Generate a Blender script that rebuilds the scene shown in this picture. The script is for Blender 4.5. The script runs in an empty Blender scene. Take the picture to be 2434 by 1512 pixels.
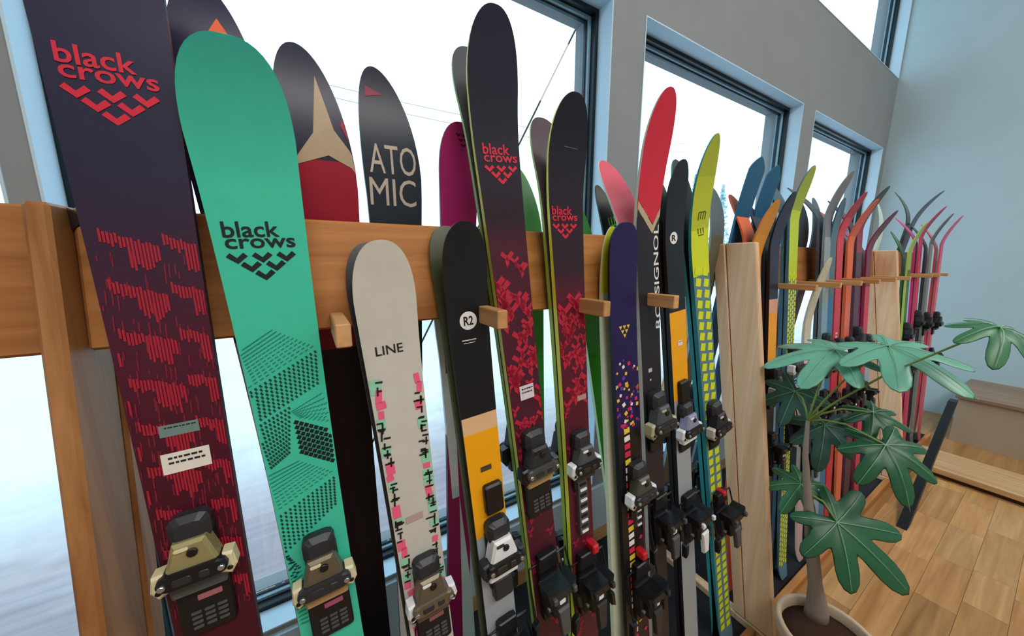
import bpy, bmesh, math, random
from mathutils import Vector, Matrix

# ------------------------------------------------------------------ scene, camera, light
S = bpy.context.scene
COL = S.collection
W0, H0, FPX = 2434.0, 1512.0, 800.0            # photo size and focal length in its pixels
CAM_H = 1.6
PITCH = math.atan(136 / 800.0)                 # looks down
YAW = math.radians(30.8)                       # turned from the window wall towards the end wall
cam_d = bpy.data.cameras.new('camera')
cam_d.sensor_width = 36.0
cam_d.lens = 36.0 * FPX / W0
cam_d.clip_start = 0.02
cam = bpy.data.objects.new('camera', cam_d)
COL.objects.link(cam)
cam.location = (0, 0, CAM_H)
cam.rotation_euler = (math.pi / 2 - PITCH, 0, -YAW)
S.camera = cam

world = bpy.data.worlds.new('overcast_sky')
S.world = world
world.use_nodes = True
bg = world.node_tree.nodes['Background']
bg.inputs[0].default_value = (0.60, 0.83, 1.0, 1)
bg.inputs[1].default_value = 2.2
def ceiling_fill(x, y, w, energy):  # unseen area light added to brighten the room side, no fixture
    ld = bpy.data.lights.new('ceiling_fill', 'AREA'); ld.shape = 'RECTANGLE'; ld.size = w; ld.size_y = 1.6
    ld.energy = energy; ld.color = (1.0, 0.97, 0.93)
    lo = bpy.data.objects.new('ceiling_fill', ld); COL.objects.link(lo); lo.location = (x, y, 4.8)
    lo.rotation_euler = (math.radians(18), 0, 0)
ceiling_fill(0.2, -2.0, 3.0, 170)
ceiling_fill(3.6, -2.0, 2.6, 110)

S.view_settings.view_transform = 'Standard'
S.view_settings.look = 'None'
S.view_settings.exposure = 0.0
S.view_settings.gamma = 1.0
S.view_settings.use_curve_mapping = False

cy = S.cycles
cy.max_bounces = 5; cy.diffuse_bounces = 3; cy.glossy_bounces = 2; cy.transmission_bounces = 2; cy.transparent_max_bounces = 6
cy.caustics_reflective = False; cy.caustics_refractive = False
cy.use_adaptive_sampling = True; cy.adaptive_threshold = 0.05

RNG = random.Random(7)

# ------------------------------------------------------------------ pixel -> world helpers
_c, _s = math.cos(PITCH), math.sin(PITCH)
_sy, _cy = math.sin(YAW), math.cos(YAW)
def ray(px, py):
    r = px - W0 / 2; u = H0 / 2 - py
    fw = FPX * _c + u * _s
    return Vector((_sy * fw + _cy * r, _cy * fw - _sy * r, -FPX * _s + u * _c))
CAMV = Vector((0, 0, CAM_H))
def at_y(px, py, y0, k=0.0):                    # plane y = y0 + k z
    d = ray(px, py); t = (y0 + k * CAM_H) / (d.y - k * d.z)
    return CAMV + d * t
def at_x(px, py, x):
    d = ray(px, py); return CAMV + d * (x / d.x)
def at_z(px, py, z):
    d = ray(px, py); return CAMV + d * ((z - CAM_H) / d.z)
def proj(p):
    X, Y, Z = p[0], p[1], p[2] - CAM_H
    r = _cy * X - _sy * Y; fw = _sy * X + _cy * Y
    d = fw * _c - Z * _s; u = fw * _s + Z * _c
    return (W0 / 2 + FPX * r / d, H0 / 2 - FPX * u / d)

# ------------------------------------------------------------------ materials
def lin(h):
    h = h.lstrip('#')
    o = []
    for i in (0, 2, 4):
        v = int(h[i:i + 2], 16) / 255
        o.append(v / 12.92 if v <= 0.04045 else ((v + 0.055) / 1.055) ** 2.4)
    return (o[0], o[1], o[2], 1)
_M = {}
def mat(hexc, rough=0.5, metal=0.0, spec=0.35, bump=0.0, scale=60):
    key = (hexc, rough, metal, spec, bump, scale)
    if key in _M: return _M[key]
    m = bpy.data.materials.new('paint_' + hexc.strip('#')); m.use_nodes = True
    nt = m.node_tree; b = nt.nodes['Principled BSDF']
    b.inputs['Roughness'].default_value = rough
    b.inputs['Metallic'].default_value = metal
    b.inputs['Specular IOR Level'].default_value = spec
    # gentle procedural unevenness of the paint
    tc = nt.nodes.new('ShaderNodeTexCoord'); n = nt.nodes.new('ShaderNodeTexNoise')
    n.inputs['Scale'].default_value = scale; n.inputs['Detail'].default_value = 3
    nt.links.new(tc.outputs['Object'], n.inputs['Vector'])
    mx = nt.nodes.new('ShaderNodeMixRGB'); mx.blend_type = 'MULTIPLY'; mx.inputs[0].default_value = 1
    rp = nt.nodes.new('ShaderNodeValToRGB')
    rp.color_ramp.elements[0].color = (0.90, 0.90, 0.90, 1); rp.color_ramp.elements[1].color = (1.06, 1.06, 1.06, 1)
    nt.links.new(n.outputs['Fac'], rp.inputs[0])
    mx.inputs[1].default_value = lin(hexc)
    nt.links.new(rp.outputs[0], mx.inputs[2])
    nt.links.new(mx.outputs[0], b.inputs['Base Color'])
    if bump:
        bp = nt.nodes.new('ShaderNodeBump'); bp.inputs['Strength'].default_value = bump
        bp.inputs['Distance'].default_value = 0.004
        nt.links.new(n.outputs['Fac'], bp.inputs['Height']); nt.links.new(bp.outputs[0], b.inputs['Normal'])
    _M[key] = m
    return m

def ramp_mat(name, stops, smooth=False, rough=0.35, noise=0.0, noise_col='#000000', nscale=30, mottle=None):
    """colour along the ski: stops = [(v, hex)] with v the distance from the tip / length"""
    m = bpy.data.materials.new(name); m.use_nodes = True
    nt = m.node_tree; b = nt.nodes['Principled BSDF']
    b.inputs['Roughness'].default_value = rough; b.inputs['Specular IOR Level'].default_value = 0.3
    uv = nt.nodes.new('ShaderNodeUVMap'); uv.uv_map = 'UVMap'
    sp = nt.nodes.new('ShaderNodeSeparateXYZ'); nt.links.new(uv.outputs[0], sp.inputs[0])
    rp = nt.nodes.new('ShaderNodeValToRGB'); cr = rp.color_ramp
    cr.interpolation = 'LINEAR' if smooth else 'CONSTANT'
    stops = sorted(stops)
    cr.elements[0].position = max(0, stops[0][0]); cr.elements[0].color = lin(stops[0][1])
    if len(stops) == 1: cr.elements.remove(cr.elements[1])
    else:
        cr.elements[1].position = min(1, max(0, stops[1][0])); cr.elements[1].color = lin(stops[1][1])
        for v, h in stops[2:]:
            e = cr.elements.new(min(1, max(0, v))); e.color = lin(h)
    nt.links.new(sp.outputs[1], rp.inputs[0])
    out = rp.outputs[0]
    tc = nt.nodes.new('ShaderNodeTexCoord')
    if mottle:                                    # (hex, scale, from v)
        hexc, sc, v0 = mottle
        n = nt.nodes.new('ShaderNodeTexNoise'); n.inputs['Scale'].default_value = sc; n.inputs['Detail'].default_value = 2
        n.inputs['Distortion'].default_value = 1.2
        nt.links.new(tc.outputs['Object'], n.inputs['Vector'])
        th = nt.nodes.new('ShaderNodeMath'); th.operation = 'GREATER_THAN'; th.inputs[1].default_value = 0.52
        nt.links.new(n.outputs['Fac'], th.inputs[0])
        g = nt.nodes.new('ShaderNodeMath'); g.operation = 'GREATER_THAN'; g.inputs[1].default_value = v0
        nt.links.new(sp.outputs[1], g.inputs[0])
        mu = nt.nodes.new('ShaderNodeMath'); mu.operation = 'MULTIPLY'
        nt.links.new(th.outputs[0], mu.inputs[0]); nt.links.new(g.outputs[0], mu.inputs[1])
        mx = nt.nodes.new('ShaderNodeMixRGB'); nt.links.new(mu.outputs[0], mx.inputs[0])
        nt.links.new(out, mx.inputs[1]); mx.inputs[2].default_value = lin(hexc); out = mx.outputs[0]
    n2 = nt.nodes.new('ShaderNodeTexNoise'); n2.inputs['Scale'].default_value = nscale; n2.inputs['Detail'].default_value = 4
    nt.links.new(tc.outputs['Object'], n2.inputs['Vector'])
    r2 = nt.nodes.new('ShaderNodeValToRGB')
    r2.color_ramp.elements[0].color = (0.92 - noise, 0.92 - noise, 0.92 - noise, 1); r2.color_ramp.elements[1].color = (1.05 + noise,) * 3 + (1,)
    nt.links.new(n2.outputs['Fac'], r2.inputs[0])
    mm = nt.nodes.new('ShaderNodeMixRGB'); mm.blend_type = 'MULTIPLY'; mm.inputs[0].default_value = 1
    nt.links.new(out, mm.inputs[1]); nt.links.new(r2.outputs[0], mm.inputs[2])
    nt.links.new(mm.outputs[0], b.inputs['Base Color'])
    return m

def wood(name, light, dark, axis='Z', scale=1.0, rough=0.55, fine=1.0):
    m = bpy.data.materials.new(name); m.use_nodes = True
    nt = m.node_tree; b = nt.nodes['Principled BSDF']; b.inputs['Roughness'].default_value = rough
    b.inputs['Specular IOR Level'].default_value = 0.3
    tc = nt.nodes.new('ShaderNodeTexCoord'); mp = nt.nodes.new('ShaderNodeMapping')
    st = {'X': (1.2, 22, 22), 'Y': (22, 1.2, 22), 'Z': (22, 22, 1.2)}[axis]
    mp.inputs['Scale'].default_value = tuple(v * scale for v in st)
    oi = nt.nodes.new('ShaderNodeObjectInfo')
    ad = nt.nodes.new('ShaderNodeVectorMath'); ad.operation = 'ADD'
    sc = nt.nodes.new('ShaderNodeVectorMath'); sc.operation = 'SCALE'; sc.inputs['Scale'].default_value = 9
    cx = nt.nodes.new('ShaderNodeCombineXYZ')
    for i in range(3): nt.links.new(oi.outputs['Random'], cx.inputs[i])
    nt.links.new(cx.outputs[0], sc.inputs[0])
    nt.links.new(tc.outputs['Object'], ad.inputs[0]); nt.links.new(sc.outputs[0], ad.inputs[1])
    nt.links.new(ad.outputs[0], mp.inputs['Vector'])
    n = nt.nodes.new('ShaderNodeTexNoise'); n.inputs['Scale'].default_value = 1.6; n.inputs['Detail'].default_value = 6
    n.inputs['Roughness'].default_value = 0.6; n.inputs['Distortion'].default_value = 0.6
    nt.links.new(mp.outputs[0], n.inputs['Vector'])
    rp = nt.nodes.new('ShaderNodeValToRGB')
    rp.color_ramp.elements[0].position = 0.32; rp.color_ramp.elements[0].color = lin(dark)
    rp.color_ramp.elements[1].position = 0.66; rp.color_ramp.elements[1].color = lin(light)
    nt.links.new(n.outputs['Fac'], rp.inputs[0])
    hs = nt.nodes.new('ShaderNodeHueSaturation')
    vr = nt.nodes.new('ShaderNodeMapRange'); vr.inputs['To Min'].default_value = 1 - 0.16 * fine; vr.inputs['To Max'].default_value = 1 + 0.16 * fine
    nt.links.new(oi.outputs['Random'], vr.inputs['Value']); nt.links.new(vr.outputs[0], hs.inputs['Value'])
    nt.links.new(rp.outputs[0], hs.inputs['Color'])
    nt.links.new(hs.outputs[0], b.inputs['Base Color'])
    bp = nt.nodes.new('ShaderNodeBump'); bp.inputs['Strength'].default_value = 0.15; bp.inputs['Distance'].default_value = 0.003
    nt.links.new(n.outputs['Fac'], bp.inputs['Height']); nt.links.new(bp.outputs[0], b.inputs['Normal'])
    return m

# ------------------------------------------------------------------ mesh helpers
def link(name, me, m, parent=None):
    o = bpy.data.objects.new(name, me); COL.objects.link(o)
    if m is not None:
        for x in (m if isinstance(m, (list, tuple)) else [m]): me.materials.append(x)
    o.parent = parent
    return o
def from_bm(name, bm, m, parent=None, smooth=False):
    me = bpy.data.meshes.new(name)
    bmesh.ops.recalc_face_normals(bm, faces=bm.faces)
    bm.to_mesh(me); bm.free()
    if smooth:
        for p in me.polygons: p.use_smooth = True
    return link(name, me, m, parent)
def add_box(bm, lo, hi, bevel=0.0):
    vs = [bm.verts.new((x, y, z)) for x in (lo[0], hi[0]) for y in (lo[1], hi[1]) for z in (lo[2], hi[2])]
    f = [(0, 1, 3, 2), (4, 6, 7, 5), (0, 4, 5, 1), (2, 3, 7, 6), (0, 2, 6, 4), (1, 5, 7, 3)]
    fs = [bm.faces.new([vs[i] for i in q]) for q in f]
    if bevel:
        es = list({e for q in fs for e in q.edges})
        bmesh.ops.bevel(bm, geom=es, offset=bevel, segments=1, affect='EDGES')
def box(name, lo, hi, m, parent=None, bevel=0.0):
    bm = bmesh.new(); add_box(bm, lo, hi, bevel); return from_bm(name, bm, m, parent)
def add_loft(bm, rings, cap=True):
    R = [[bm.verts.new(p) for p in r] for r in rings]
    n = len(R[0])
    for a, b in zip(R, R[1:]):
        for i in range(n): bm.faces.new((a[i], a[(i + 1) % n], b[(i + 1) % n], b[i]))
    if cap: bm.faces.new(R[0]); bm.faces.new(R[-1][::-1])
def add_tube(bm, pts, rad, seg=8, cap=True):
    pts = [Vector(p) for p in pts]
    rings = []
    up = Vector((0.13, 0.31, 0.94))
    for i, p in enumerate(pts):
        t = (pts[min(i + 1, len(pts) - 1)] - pts[max(i - 1, 0)]).normalized()
        a = t.cross(up).normalized(); b = t.cross(a)
        r = rad[i] if isinstance(rad, (list, tuple)) else rad
        rings.append([p + (a * math.cos(q) + b * math.sin(q)) * r for q in [2 * math.pi * j / seg for j in range(seg)]])
    add_loft(bm, rings, cap)
def tag(o, label=None, cat=None, group=None, kind=None):
    if label: o['label'] = label
    if cat: o['category'] = cat
    if group: o['group'] = group
    if kind: o['kind'] = kind
    return o
def empty(name, loc=(0, 0, 0)):
    o = bpy.data.objects.new(name, None); COL.objects.link(o); o.location = loc; o.empty_display_size = 0.1
    return o

# ------------------------------------------------------------------ the room
WY = 1.30          # inner face of the window wall
EX = 5.60          # inner face of the end wall
WT = 0.26          # window wall thickness
CEIL = 4.9
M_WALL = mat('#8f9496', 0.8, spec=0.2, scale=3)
M_TRIM_DAYLIT = mat('#c2deef', 0.5, spec=0.3, scale=3)
M_WALL_BLUELIT = mat('#b3cad2', 0.8, spec=0.2, scale=3)  # blue of the window light put into the end wall colour
M_BEIGE = mat('#b3a48e', 0.7, spec=0.2, scale=4)
M_FRAME = mat('#16272f', 0.35, metal=0.3)
M_FRAME2 = mat('#7fa3b4', 0.35, metal=0.2)
M_CEIL = mat('#d8d6d0', 0.8, spec=0.2, scale=3)

def struct(o): o['kind'] = 'structure'; return o
XL = -3.2          # the room goes on to here
SILL, HEAD = 0.30, 2.81
HOLES = [(-2.62, -0.585, SILL, HEAD), (-0.535, 1.325, SILL, HEAD), (1.555, 3.425, SILL, HEAD), (3.65, 5.47, SILL, HEAD),
         (-0.5, 1.325, 3.515, 4.55), (1.50, 3.25, 3.515, 4.55), (3.40, 5.585, 3.515, 4.55)]
def wall_with_holes(name, x0, x1, z0, z1, ya, yb, holes, m):
    xs = sorted({x0, x1, *[h[0] for h in holes], *[h[1] for h in holes]})
    zs = sorted({z0, z1, *[h[2] for h in holes], *[h[3] for h in holes]})
    bm = bmesh.new()
    solid = {}
    for i in range(len(xs) - 1):
        for j in range(len(zs) - 1):
            cx, cz = (xs[i] + xs[i + 1]) / 2, (zs[j] + zs[j + 1]) / 2
            solid[i, j] = not any(h[0] < cx < h[1] and h[2] < cz < h[3] for h in holes)
    V = {}
    def v(x, y, z):
        k = (round(x, 4), round(y, 4), round(z, 4))
        if k not in V: V[k] = bm.verts.new(k)
        return V[k]
    for (i, j), s in solid.items():
        if not s: continue
        a, b, c, d = xs[i], xs[i + 1], zs[j], zs[j + 1]
        bm.faces.new((v(a, ya, c), v(b, ya, c), v(b, ya, d), v(a, ya, d)))
        bm.faces.new((v(a, yb, c), v(a, yb, d), v(b, yb, d), v(b, yb, c)))
        for di, dj, q in ((-1, 0, ((a, c), (a, d))), (1, 0, ((b, c), (b, d))), (0, -1, ((a, c), (b, c))), (0, 1, ((a, d), (b, d)))):
            if not solid.get((i + di, j + dj), False):
                (p, r), (p2, r2) = q
                bm.faces.new((v(p, ya, r), v(p2, ya, r2), v(p2, yb, r2), v(p, yb, r)))
    return from_bm(name, bm, m)
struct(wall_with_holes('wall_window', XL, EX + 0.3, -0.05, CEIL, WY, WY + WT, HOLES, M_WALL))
struct(box('wall_end', (EX, -4.2, -0.05), (EX + 0.3, WY, CEIL), M_WALL_BLUELIT))
struct(box('wall_back', (XL, -4.3, -0.05), (EX + 0.3, -4.2, CEIL), M_CEIL)); struct(box('wall_left', (XL - 0.1, -4.3, -0.05), (XL, WY + WT, CEIL), M_CEIL))
struct(box('ceiling', (XL, -4.2, CEIL), (EX + 0.3, WY + WT, CEIL + 0.1), M_CEIL))

def glass_mat():
    m = bpy.data.materials.new('window_glass'); m.use_nodes = True; nt = m.node_tree
    for n in list(nt.nodes):
        if n.type != 'OUTPUT_MATERIAL': nt.nodes.remove(n)
    out = [n for n in nt.nodes if n.type == 'OUTPUT_MATERIAL'][0]
    t = nt.nodes.new('ShaderNodeBsdfTransparent'); t.inputs[0].default_value = (0.97, 0.99, 0.985, 1)
    g = nt.nodes.new('ShaderNodeBsdfGlossy'); g.inputs['Roughness'].default_value = 0.02
    mx = nt.nodes.new('ShaderNodeMixShader'); mx.inputs[0].default_value = 0.04
    nt.links.new(t.outputs[0], mx.inputs[1]); nt.links.new(g.outputs[0], mx.inputs[2]); nt.links.new(mx.outputs[0], out.inputs[0])
    return m
M_GLASS = glass_mat()
def window(n, h):
    x0, x1, z0, z1 = h
    w = empty('window_%d' % n, ((x0 + x1) / 2, WY + 0.12, z0)); struct(w)
    ox, oy, oz = w.location
    def bar(nm, a, b, c, d, ya, yb, m):
        return box(nm, (a - ox, ya - oy, c - oz), (b - ox, yb - oy, d - oz), m, w, 0.002)
    f = 0.024; ya, yb = WY + 0.085, WY + 0.165
    e = 0.001
    bar('frame_jamb', x0 + e, x0 + f, z0 + e, z1 - e, ya, yb, M_FRAME); bar('frame_jamb', x1 - f, x1 - e, z0 + e, z1 - e, ya, yb, M_FRAME)
    bar('frame_rail', x0 + f, x1 - f, z1 - f, z1 - e, ya, yb, M_FRAME); bar('frame_rail', x0 + f, x1 - f, z0 + e, z0 + f, ya, yb, M_FRAME)
    g = 0.015
    a0, a1, b0, b1 = x0 + f, x1 - f, z0 + f, z1 - f
    bar('sash_stile', a0, a0 + g, b0, b1, ya + 0.03, yb - 0.005, M_FRAME2); bar('sash_stile', a1 - g, a1, b0, b1, ya + 0.03, yb - 0.005, M_FRAME2)
    bar('sash_rail', a0 + g, a1 - g, b1 - g, b1, ya + 0.03, yb - 0.005, M_FRAME2); bar('sash_rail', a0 + g, a1 - g, b0, b0 + g, ya + 0.03, yb - 0.005, M_FRAME2)
    k = 0.007
    a0, a1, b0, b1 = a0 + g, a1 - g, b0 + g, b1 - g
    bar('gasket', a0, a0 + k, b0, b1, ya + 0.045, yb - 0.015, M_FRAME); bar('gasket', a1 - k, a1, b0, b1, ya + 0.045, yb - 0.015, M_FRAME)
    bar('gasket', a0 + k, a1 - k, b1 - k, b1, ya + 0.045, yb - 0.015, M_FRAME); bar('gasket', a0 + k, a1 - k, b0, b0 + k, ya + 0.045, yb - 0.015, M_FRAME)
    bar('pane', a0 + k, a1 - k, b0 + k, b1 - k, ya + 0.052, ya + 0.056, M_GLASS)
    return w
for i, h in enumerate(HOLES): window(i + 1, h)
# added jamb liners and sill panel: daylight blue put into their colour
def daylit_liner(n, h):
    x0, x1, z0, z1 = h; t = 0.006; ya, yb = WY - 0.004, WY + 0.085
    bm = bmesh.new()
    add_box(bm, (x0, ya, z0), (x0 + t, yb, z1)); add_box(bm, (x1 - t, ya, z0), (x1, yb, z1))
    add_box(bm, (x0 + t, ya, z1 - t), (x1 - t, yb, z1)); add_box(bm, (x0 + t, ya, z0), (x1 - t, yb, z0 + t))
    struct(from_bm('trim_%d' % n, bm, M_TRIM_DAYLIT))
for i, h in enumerate(HOLES): daylit_liner(i + 1, h)
struct(box('trim_9', (XL, WY - 0.02, 0.0), (EX, WY - 0.001, SILL - 0.02), M_TRIM_DAYLIT))

# floor: sub-floor with planks let in as far as they can be told apart
M_FLOOR = wood('floor_wood', '#b98c5a', '#94693c', 'X', 0.5, 0.32, 0.0)
floor = box('floor', (XL, -4.2, -0.05), (EX + 0.3, WY, 0.0), M_FLOOR); struct(floor)
M_PLANK = [wood('plank_wood_%s' % n, a, b, 'X', 0.7, 0.34, 1.0) for n, a, b in
           (('a', '#cb9a62', '#a87743'), ('b', '#bb8c58', '#94693c'), ('c', '#d6a973', '#b48550'))]
pw = 0.128
plank_mesh = {}
for row in range(-11, 5):
    y0 = 0.075 + row * pw - 0.008
    if y0 + pw > 0.49: continue
    x = 0.75 + RNG.random() * 0.4
    while x < 3.86:
        L = RNG.choice((0.32, 0.42, 0.52))
        x1 = min(x + L, 3.88)
        if x1 - x < 0.06: break
        key = (round(x1 - x, 3), RNG.randrange(3))
        if key not in plank_mesh:
            bm = bmesh.new(); add_box(bm, (0, 0, 0), (x1 - x - 0.0012, pw - 0.0012, 0.004))
            me = bpy.data.meshes.new('plank'); bmesh.ops.recalc_face_normals(bm, faces=bm.faces); bm.to_mesh(me); bm.free()
            me.materials.append(M_PLANK[key[1]]); plank_mesh[key] = me
        o = bpy.data.objects.new('plank', plank_mesh[key]); COL.objects.link(o); o.parent = floor
        o.location = (x, y0, -0.0005)
        x = x1

# ledge along the end wall, board on the floor before it
M_CAP = wood('cap_wood', '#a58a72', '#86705d', 'Y', 0.6)
ledge = empty('wall_ledge', (4.85, -1.8, 0)); tag(ledge, 'low beige boxed ledge with a brown cap running along the end wall', 'ledge')
box('front', (0, -2.4, 0), (EX - 4.85 - 0.002, 2.2, 0.405), M_BEIGE, ledge)
box('cap', (-0.03, -2.4, 0.405), (EX - 4.85 - 0.002, 2.215, 0.435), M_CAP, ledge, 0.004)
M_BOARD = wood('board_wood', '#e3bf8f', '#c79c68', 'Y', 0.6)
fb = empty('floor_step', (3.9, -1.8, 0)); tag(fb, 'long pale wooden step board on the floor before the ledge', 'step')
box('tread', (0, -2.4, 0.028), (0.40, 2.28, 0.075), M_BOARD, fb, 0.006)
box('shadow_block', (0.022, -2.4, 0.0), (0.38, 2.27, 0.028), mat('#3a2413', 0.7), fb)  # dark colour stands in for the shadow under the tread

# outside
M_SNOW = mat('#e9eef2', 0.9, scale=0.5)
struct(box('ground_outside', (-60, 4.2, -1.5), (80, 120, -0.16), M_SNOW))
M_DECK_FADE = wood('deck_light_fade', '#a89ca2', '#94888f', 'X', 0.4)
_nt = M_DECK_FADE.node_tree; _b = _nt.nodes['Principled BSDF']
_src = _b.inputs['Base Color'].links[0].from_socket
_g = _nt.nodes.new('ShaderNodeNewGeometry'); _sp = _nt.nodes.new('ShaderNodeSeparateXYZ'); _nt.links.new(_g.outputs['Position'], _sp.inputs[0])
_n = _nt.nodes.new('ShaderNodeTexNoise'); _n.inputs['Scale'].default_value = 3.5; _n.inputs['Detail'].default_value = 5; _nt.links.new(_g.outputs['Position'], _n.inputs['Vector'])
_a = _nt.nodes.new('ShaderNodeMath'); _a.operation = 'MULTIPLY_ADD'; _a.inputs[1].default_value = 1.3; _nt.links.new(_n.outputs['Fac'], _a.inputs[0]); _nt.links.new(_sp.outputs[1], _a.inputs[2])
_r = _nt.nodes.new('ShaderNodeMapRange'); _r.inputs['From Min'].default_value = 3.1; _r.inputs['From Max'].default_value = 5.0; _nt.links.new(_a.outputs[0], _r.inputs['Value'])  # mauve-to-white fade along Y imitates light falling off, put into colour
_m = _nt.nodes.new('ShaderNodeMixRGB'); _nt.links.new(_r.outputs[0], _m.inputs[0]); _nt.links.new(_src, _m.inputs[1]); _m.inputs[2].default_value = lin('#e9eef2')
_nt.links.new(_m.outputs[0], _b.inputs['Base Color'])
struct(box('floor_terrace', (-12, WY + WT + 0.02, -0.25), (14, 4.2, -0.15), M_DECK_FADE))
M_WASHED = mat('#b9d3d6', 0.9, scale=2)  # washed-out daylight put into the foliage colour
M_TRUNK = mat('#8f8f92', 0.9, scale=3)
def washed_tree(px, py_top, Y, label, seed, w=1.1):
    r = random.Random(seed)
    p = at_y(px, py_top, Y)
    t = empty('overexposed_tree', (p.x, Y, -0.16)); tag(t, label, 'tree', 'pale trees outside the windows')
    h = p.z + 0.16
    bm = bmesh.new(); add_tube(bm, [(0, 0, 0), (0.03, 0, h * .5), (0, 0, h * .97)], [0.12, 0.08, 0.02], 6)
    from_bm('trunk', bm, M_TRUNK, t)
    bm = bmesh.new()
    for i in range(900):
        q = r.random() ** 0.8
        z = h * (0.25 + 0.75 * q); rad = w * (1.02 - q) * (0.25 + 0.75 * r.random()); a = r.random() * 6.283
        c = Vector((math.cos(a) * rad, math.sin(a) * rad, z - rad * 0.25)); s = 0.05 + 0.06 * r.random()
        u = Vector((r.uniform(-1, 1), r.uniform(-1, 1), r.uniform(-1, 1))).normalized() * s
        v = u.cross(Vector((r.uniform(-1, 1), r.uniform(-1, 1), r.uniform(-1, 1)))).normalized() * s
        bm.faces.new([bm.verts.new(c + u), bm.verts.new(c + v), bm.verts.new(c - u), bm.verts.new(c - v)])
    o = from_bm('foliage', bm, M_WASHED, t); o['kind'] = 'stuff'
washed_tree(1040, 575, 9.0, 'pale overexposed tree outside, beside the pink ski tip', 1, 0.75)
washed_tree(1655, 415, 14.0, 'pale overexposed tree outside, behind the lime ski tip', 2, 1.1)
washed_tree(1720, 440, 13.0, 'pale overexposed tree outside, just above the near light post', 3, 1.0)
def wire(name, a, b, Y, label, rad):
    p, q = at_y(*a, Y), at_y(*b, Y)
    d = (q - p); p = p - d * 0.6; q = q + d * 1.5
    pts = [p + (q - p) * t - Vector((0, 0, 0.5 * (1 - (2 * t - 1) ** 2))) for t in [i / 12 for i in range(13)]]
    bm = bmesh.new(); add_tube(bm, [v - pts[0] for v in pts], rad, 6)
    o = from_bm(name, bm, mat('#8a8f8c', 0.7)); o.location = pts[0]
    tag(o, label, 'cable')
wire('overhead_cable', (610, 118), (1200, 248), 9.0, 'upper of two thin overhead cables outside the big window', 0.006)
wire('overhead_cable', (620, 150), (1200, 272), 9.0, 'lower of two thin overhead cables outside the big window', 0.006)
p, q = at_y(1383, 40, WY + 0.30), at_y(1255, 300, WY + 0.30)
bm = bmesh.new(); add_tube(bm, [(0, 0, 0), (q - p) * ((p.z + 0.14) / (p.z - q.z))], 0.0045, 6)
o = from_bm('stay_cable', bm, mat('#3b3f42', 0.6)); o.location = p; tag(o, 'dark stay cable slanting down outside from the window corner', 'cable')

# ------------------------------------------------------------------ the ski rack
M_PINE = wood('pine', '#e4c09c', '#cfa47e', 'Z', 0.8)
M_PINEX = wood('pine_rail', '#bd8149', '#98602f', 'X', 0.8)  # rail colour lowered to carry the light falloff at the near end
M_PINEY = wood('pine_peg', '#d7a673', '#bd8a58', 'Y', 1.0)
M_RUB = mat('#17181b', 0.9, bump=0.3, scale=200)
rack = empty('ski_rack', (1.6, 0.7, 0)); tag(rack, 'long pine ski rack with leaning posts, top rails and pegs', 'rack')
RO = Vector(rack.location)
def leg_front(z): return 0.420 + 0.147 * z
def rbox(name, lo, hi, m, bevel=0.003, parent=rack, off=RO):
    return box(name, tuple(Vector(lo) - off), tuple(Vector(hi) - off), m, parent, bevel)
def slanted(name, x0, x1, yb0, yb1, yt0, yt1, z0, z1, m):
    bm = bmesh.new()
    add_loft(bm, [[Vector(p) - RO for p in ((x0, yb0, z0), (x1, yb0, z0), (x1, yb1, z0), (x0, yb1, z0))],
                  [Vector(p) - RO for p in ((x0, yt0, z1), (x1, yt0, z1), (x1, yt1, z1), (x0, yt1, z1))]])
    es = list(bm.edges); bmesh.ops.bevel(bm, geom=es, offset=0.004, segments=1, affect='EDGES')
    return from_bm(name, bm, m, rack)
POSTS = [(-0.293, -0.270), (1.50, 1.53), (3.45, 3.485)]
M_POST0_SHADED = wood('near_post_shaded', '#b98350', '#8f5c31', 'Z', 0.8)  # same pine as the other posts, with shade put into its colour
ZT = 1.672
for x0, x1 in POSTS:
    z0 = 0.06; mp_ = M_POST0_SHADED if x0 < 0 else M_PINE
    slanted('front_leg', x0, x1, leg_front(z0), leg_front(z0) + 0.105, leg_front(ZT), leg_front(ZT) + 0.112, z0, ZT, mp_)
    slanted('back_board', x0 - 0.004, x1 + 0.004, leg_front(z0) + 0.107, leg_front(z0) + 0.150, leg_front(ZT) + 0.114, leg_front(ZT) + 0.162, z0, ZT - 0.003, mp_)
    slanted('rear_leg', x0 + 0.004, x1 - 0.004, 1.10, 1.20, leg_front(ZT) + 0.163, leg_front(ZT) + 0.225, z0, ZT - 0.004, M_PINE)
    rbox('foot', (x0 - 0.006, leg_front(0) + 0.02, 0), (x1 + 0.006, 1.22, 0.058), M_PINE)
def plank_y(z, far=False): return leg_front(z) + (0.115 if far else 0.042)
bays = [(-1.9, -0.294), (-0.269, 1.20), (1.531, 3.449), (3.486, 4.72)]
for i, (a, b) in enumerate(bays):
    q = i > 1
    slanted('top_rail', a, b, plank_y(1.478, q), plank_y(1.478, q) + 0.03, plank_y(ZT, q), plank_y(ZT, q) + 0.03, 1.478, ZT, M_PINEX)
PEGS = [0.035, 0.305, 0.58, 0.84, 1.78, 2.05, 2.33, 2.62, 2.93, 3.25, 3.85, 4.10, 4.40]
for x in PEGS:
    z = 1.49
    rbox('peg', (x - 0.011, 0.545, z - (0.018 if x < 1.5 else 0.012)), (x + 0.011, plank_y(z, x > 1.5) - 0.001, z + (0.018 if x < 1.5 else 0.012)), M_PINEY, 0.002)
# base the tails stand in
for a, b in ((-1.9, -0.302), (-0.253, 1.493), (1.552, 3.443), (3.507, 4.72)):
    rbox('base_board', (a, 0.515, 0.0), (b, 1.19, 0.03), M_RUB, 0.0)
    rbox('kick_strip', (a, 0.485, 0.0), (b, 0.513, 0.058), M_PINEX, 0.003)
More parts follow.
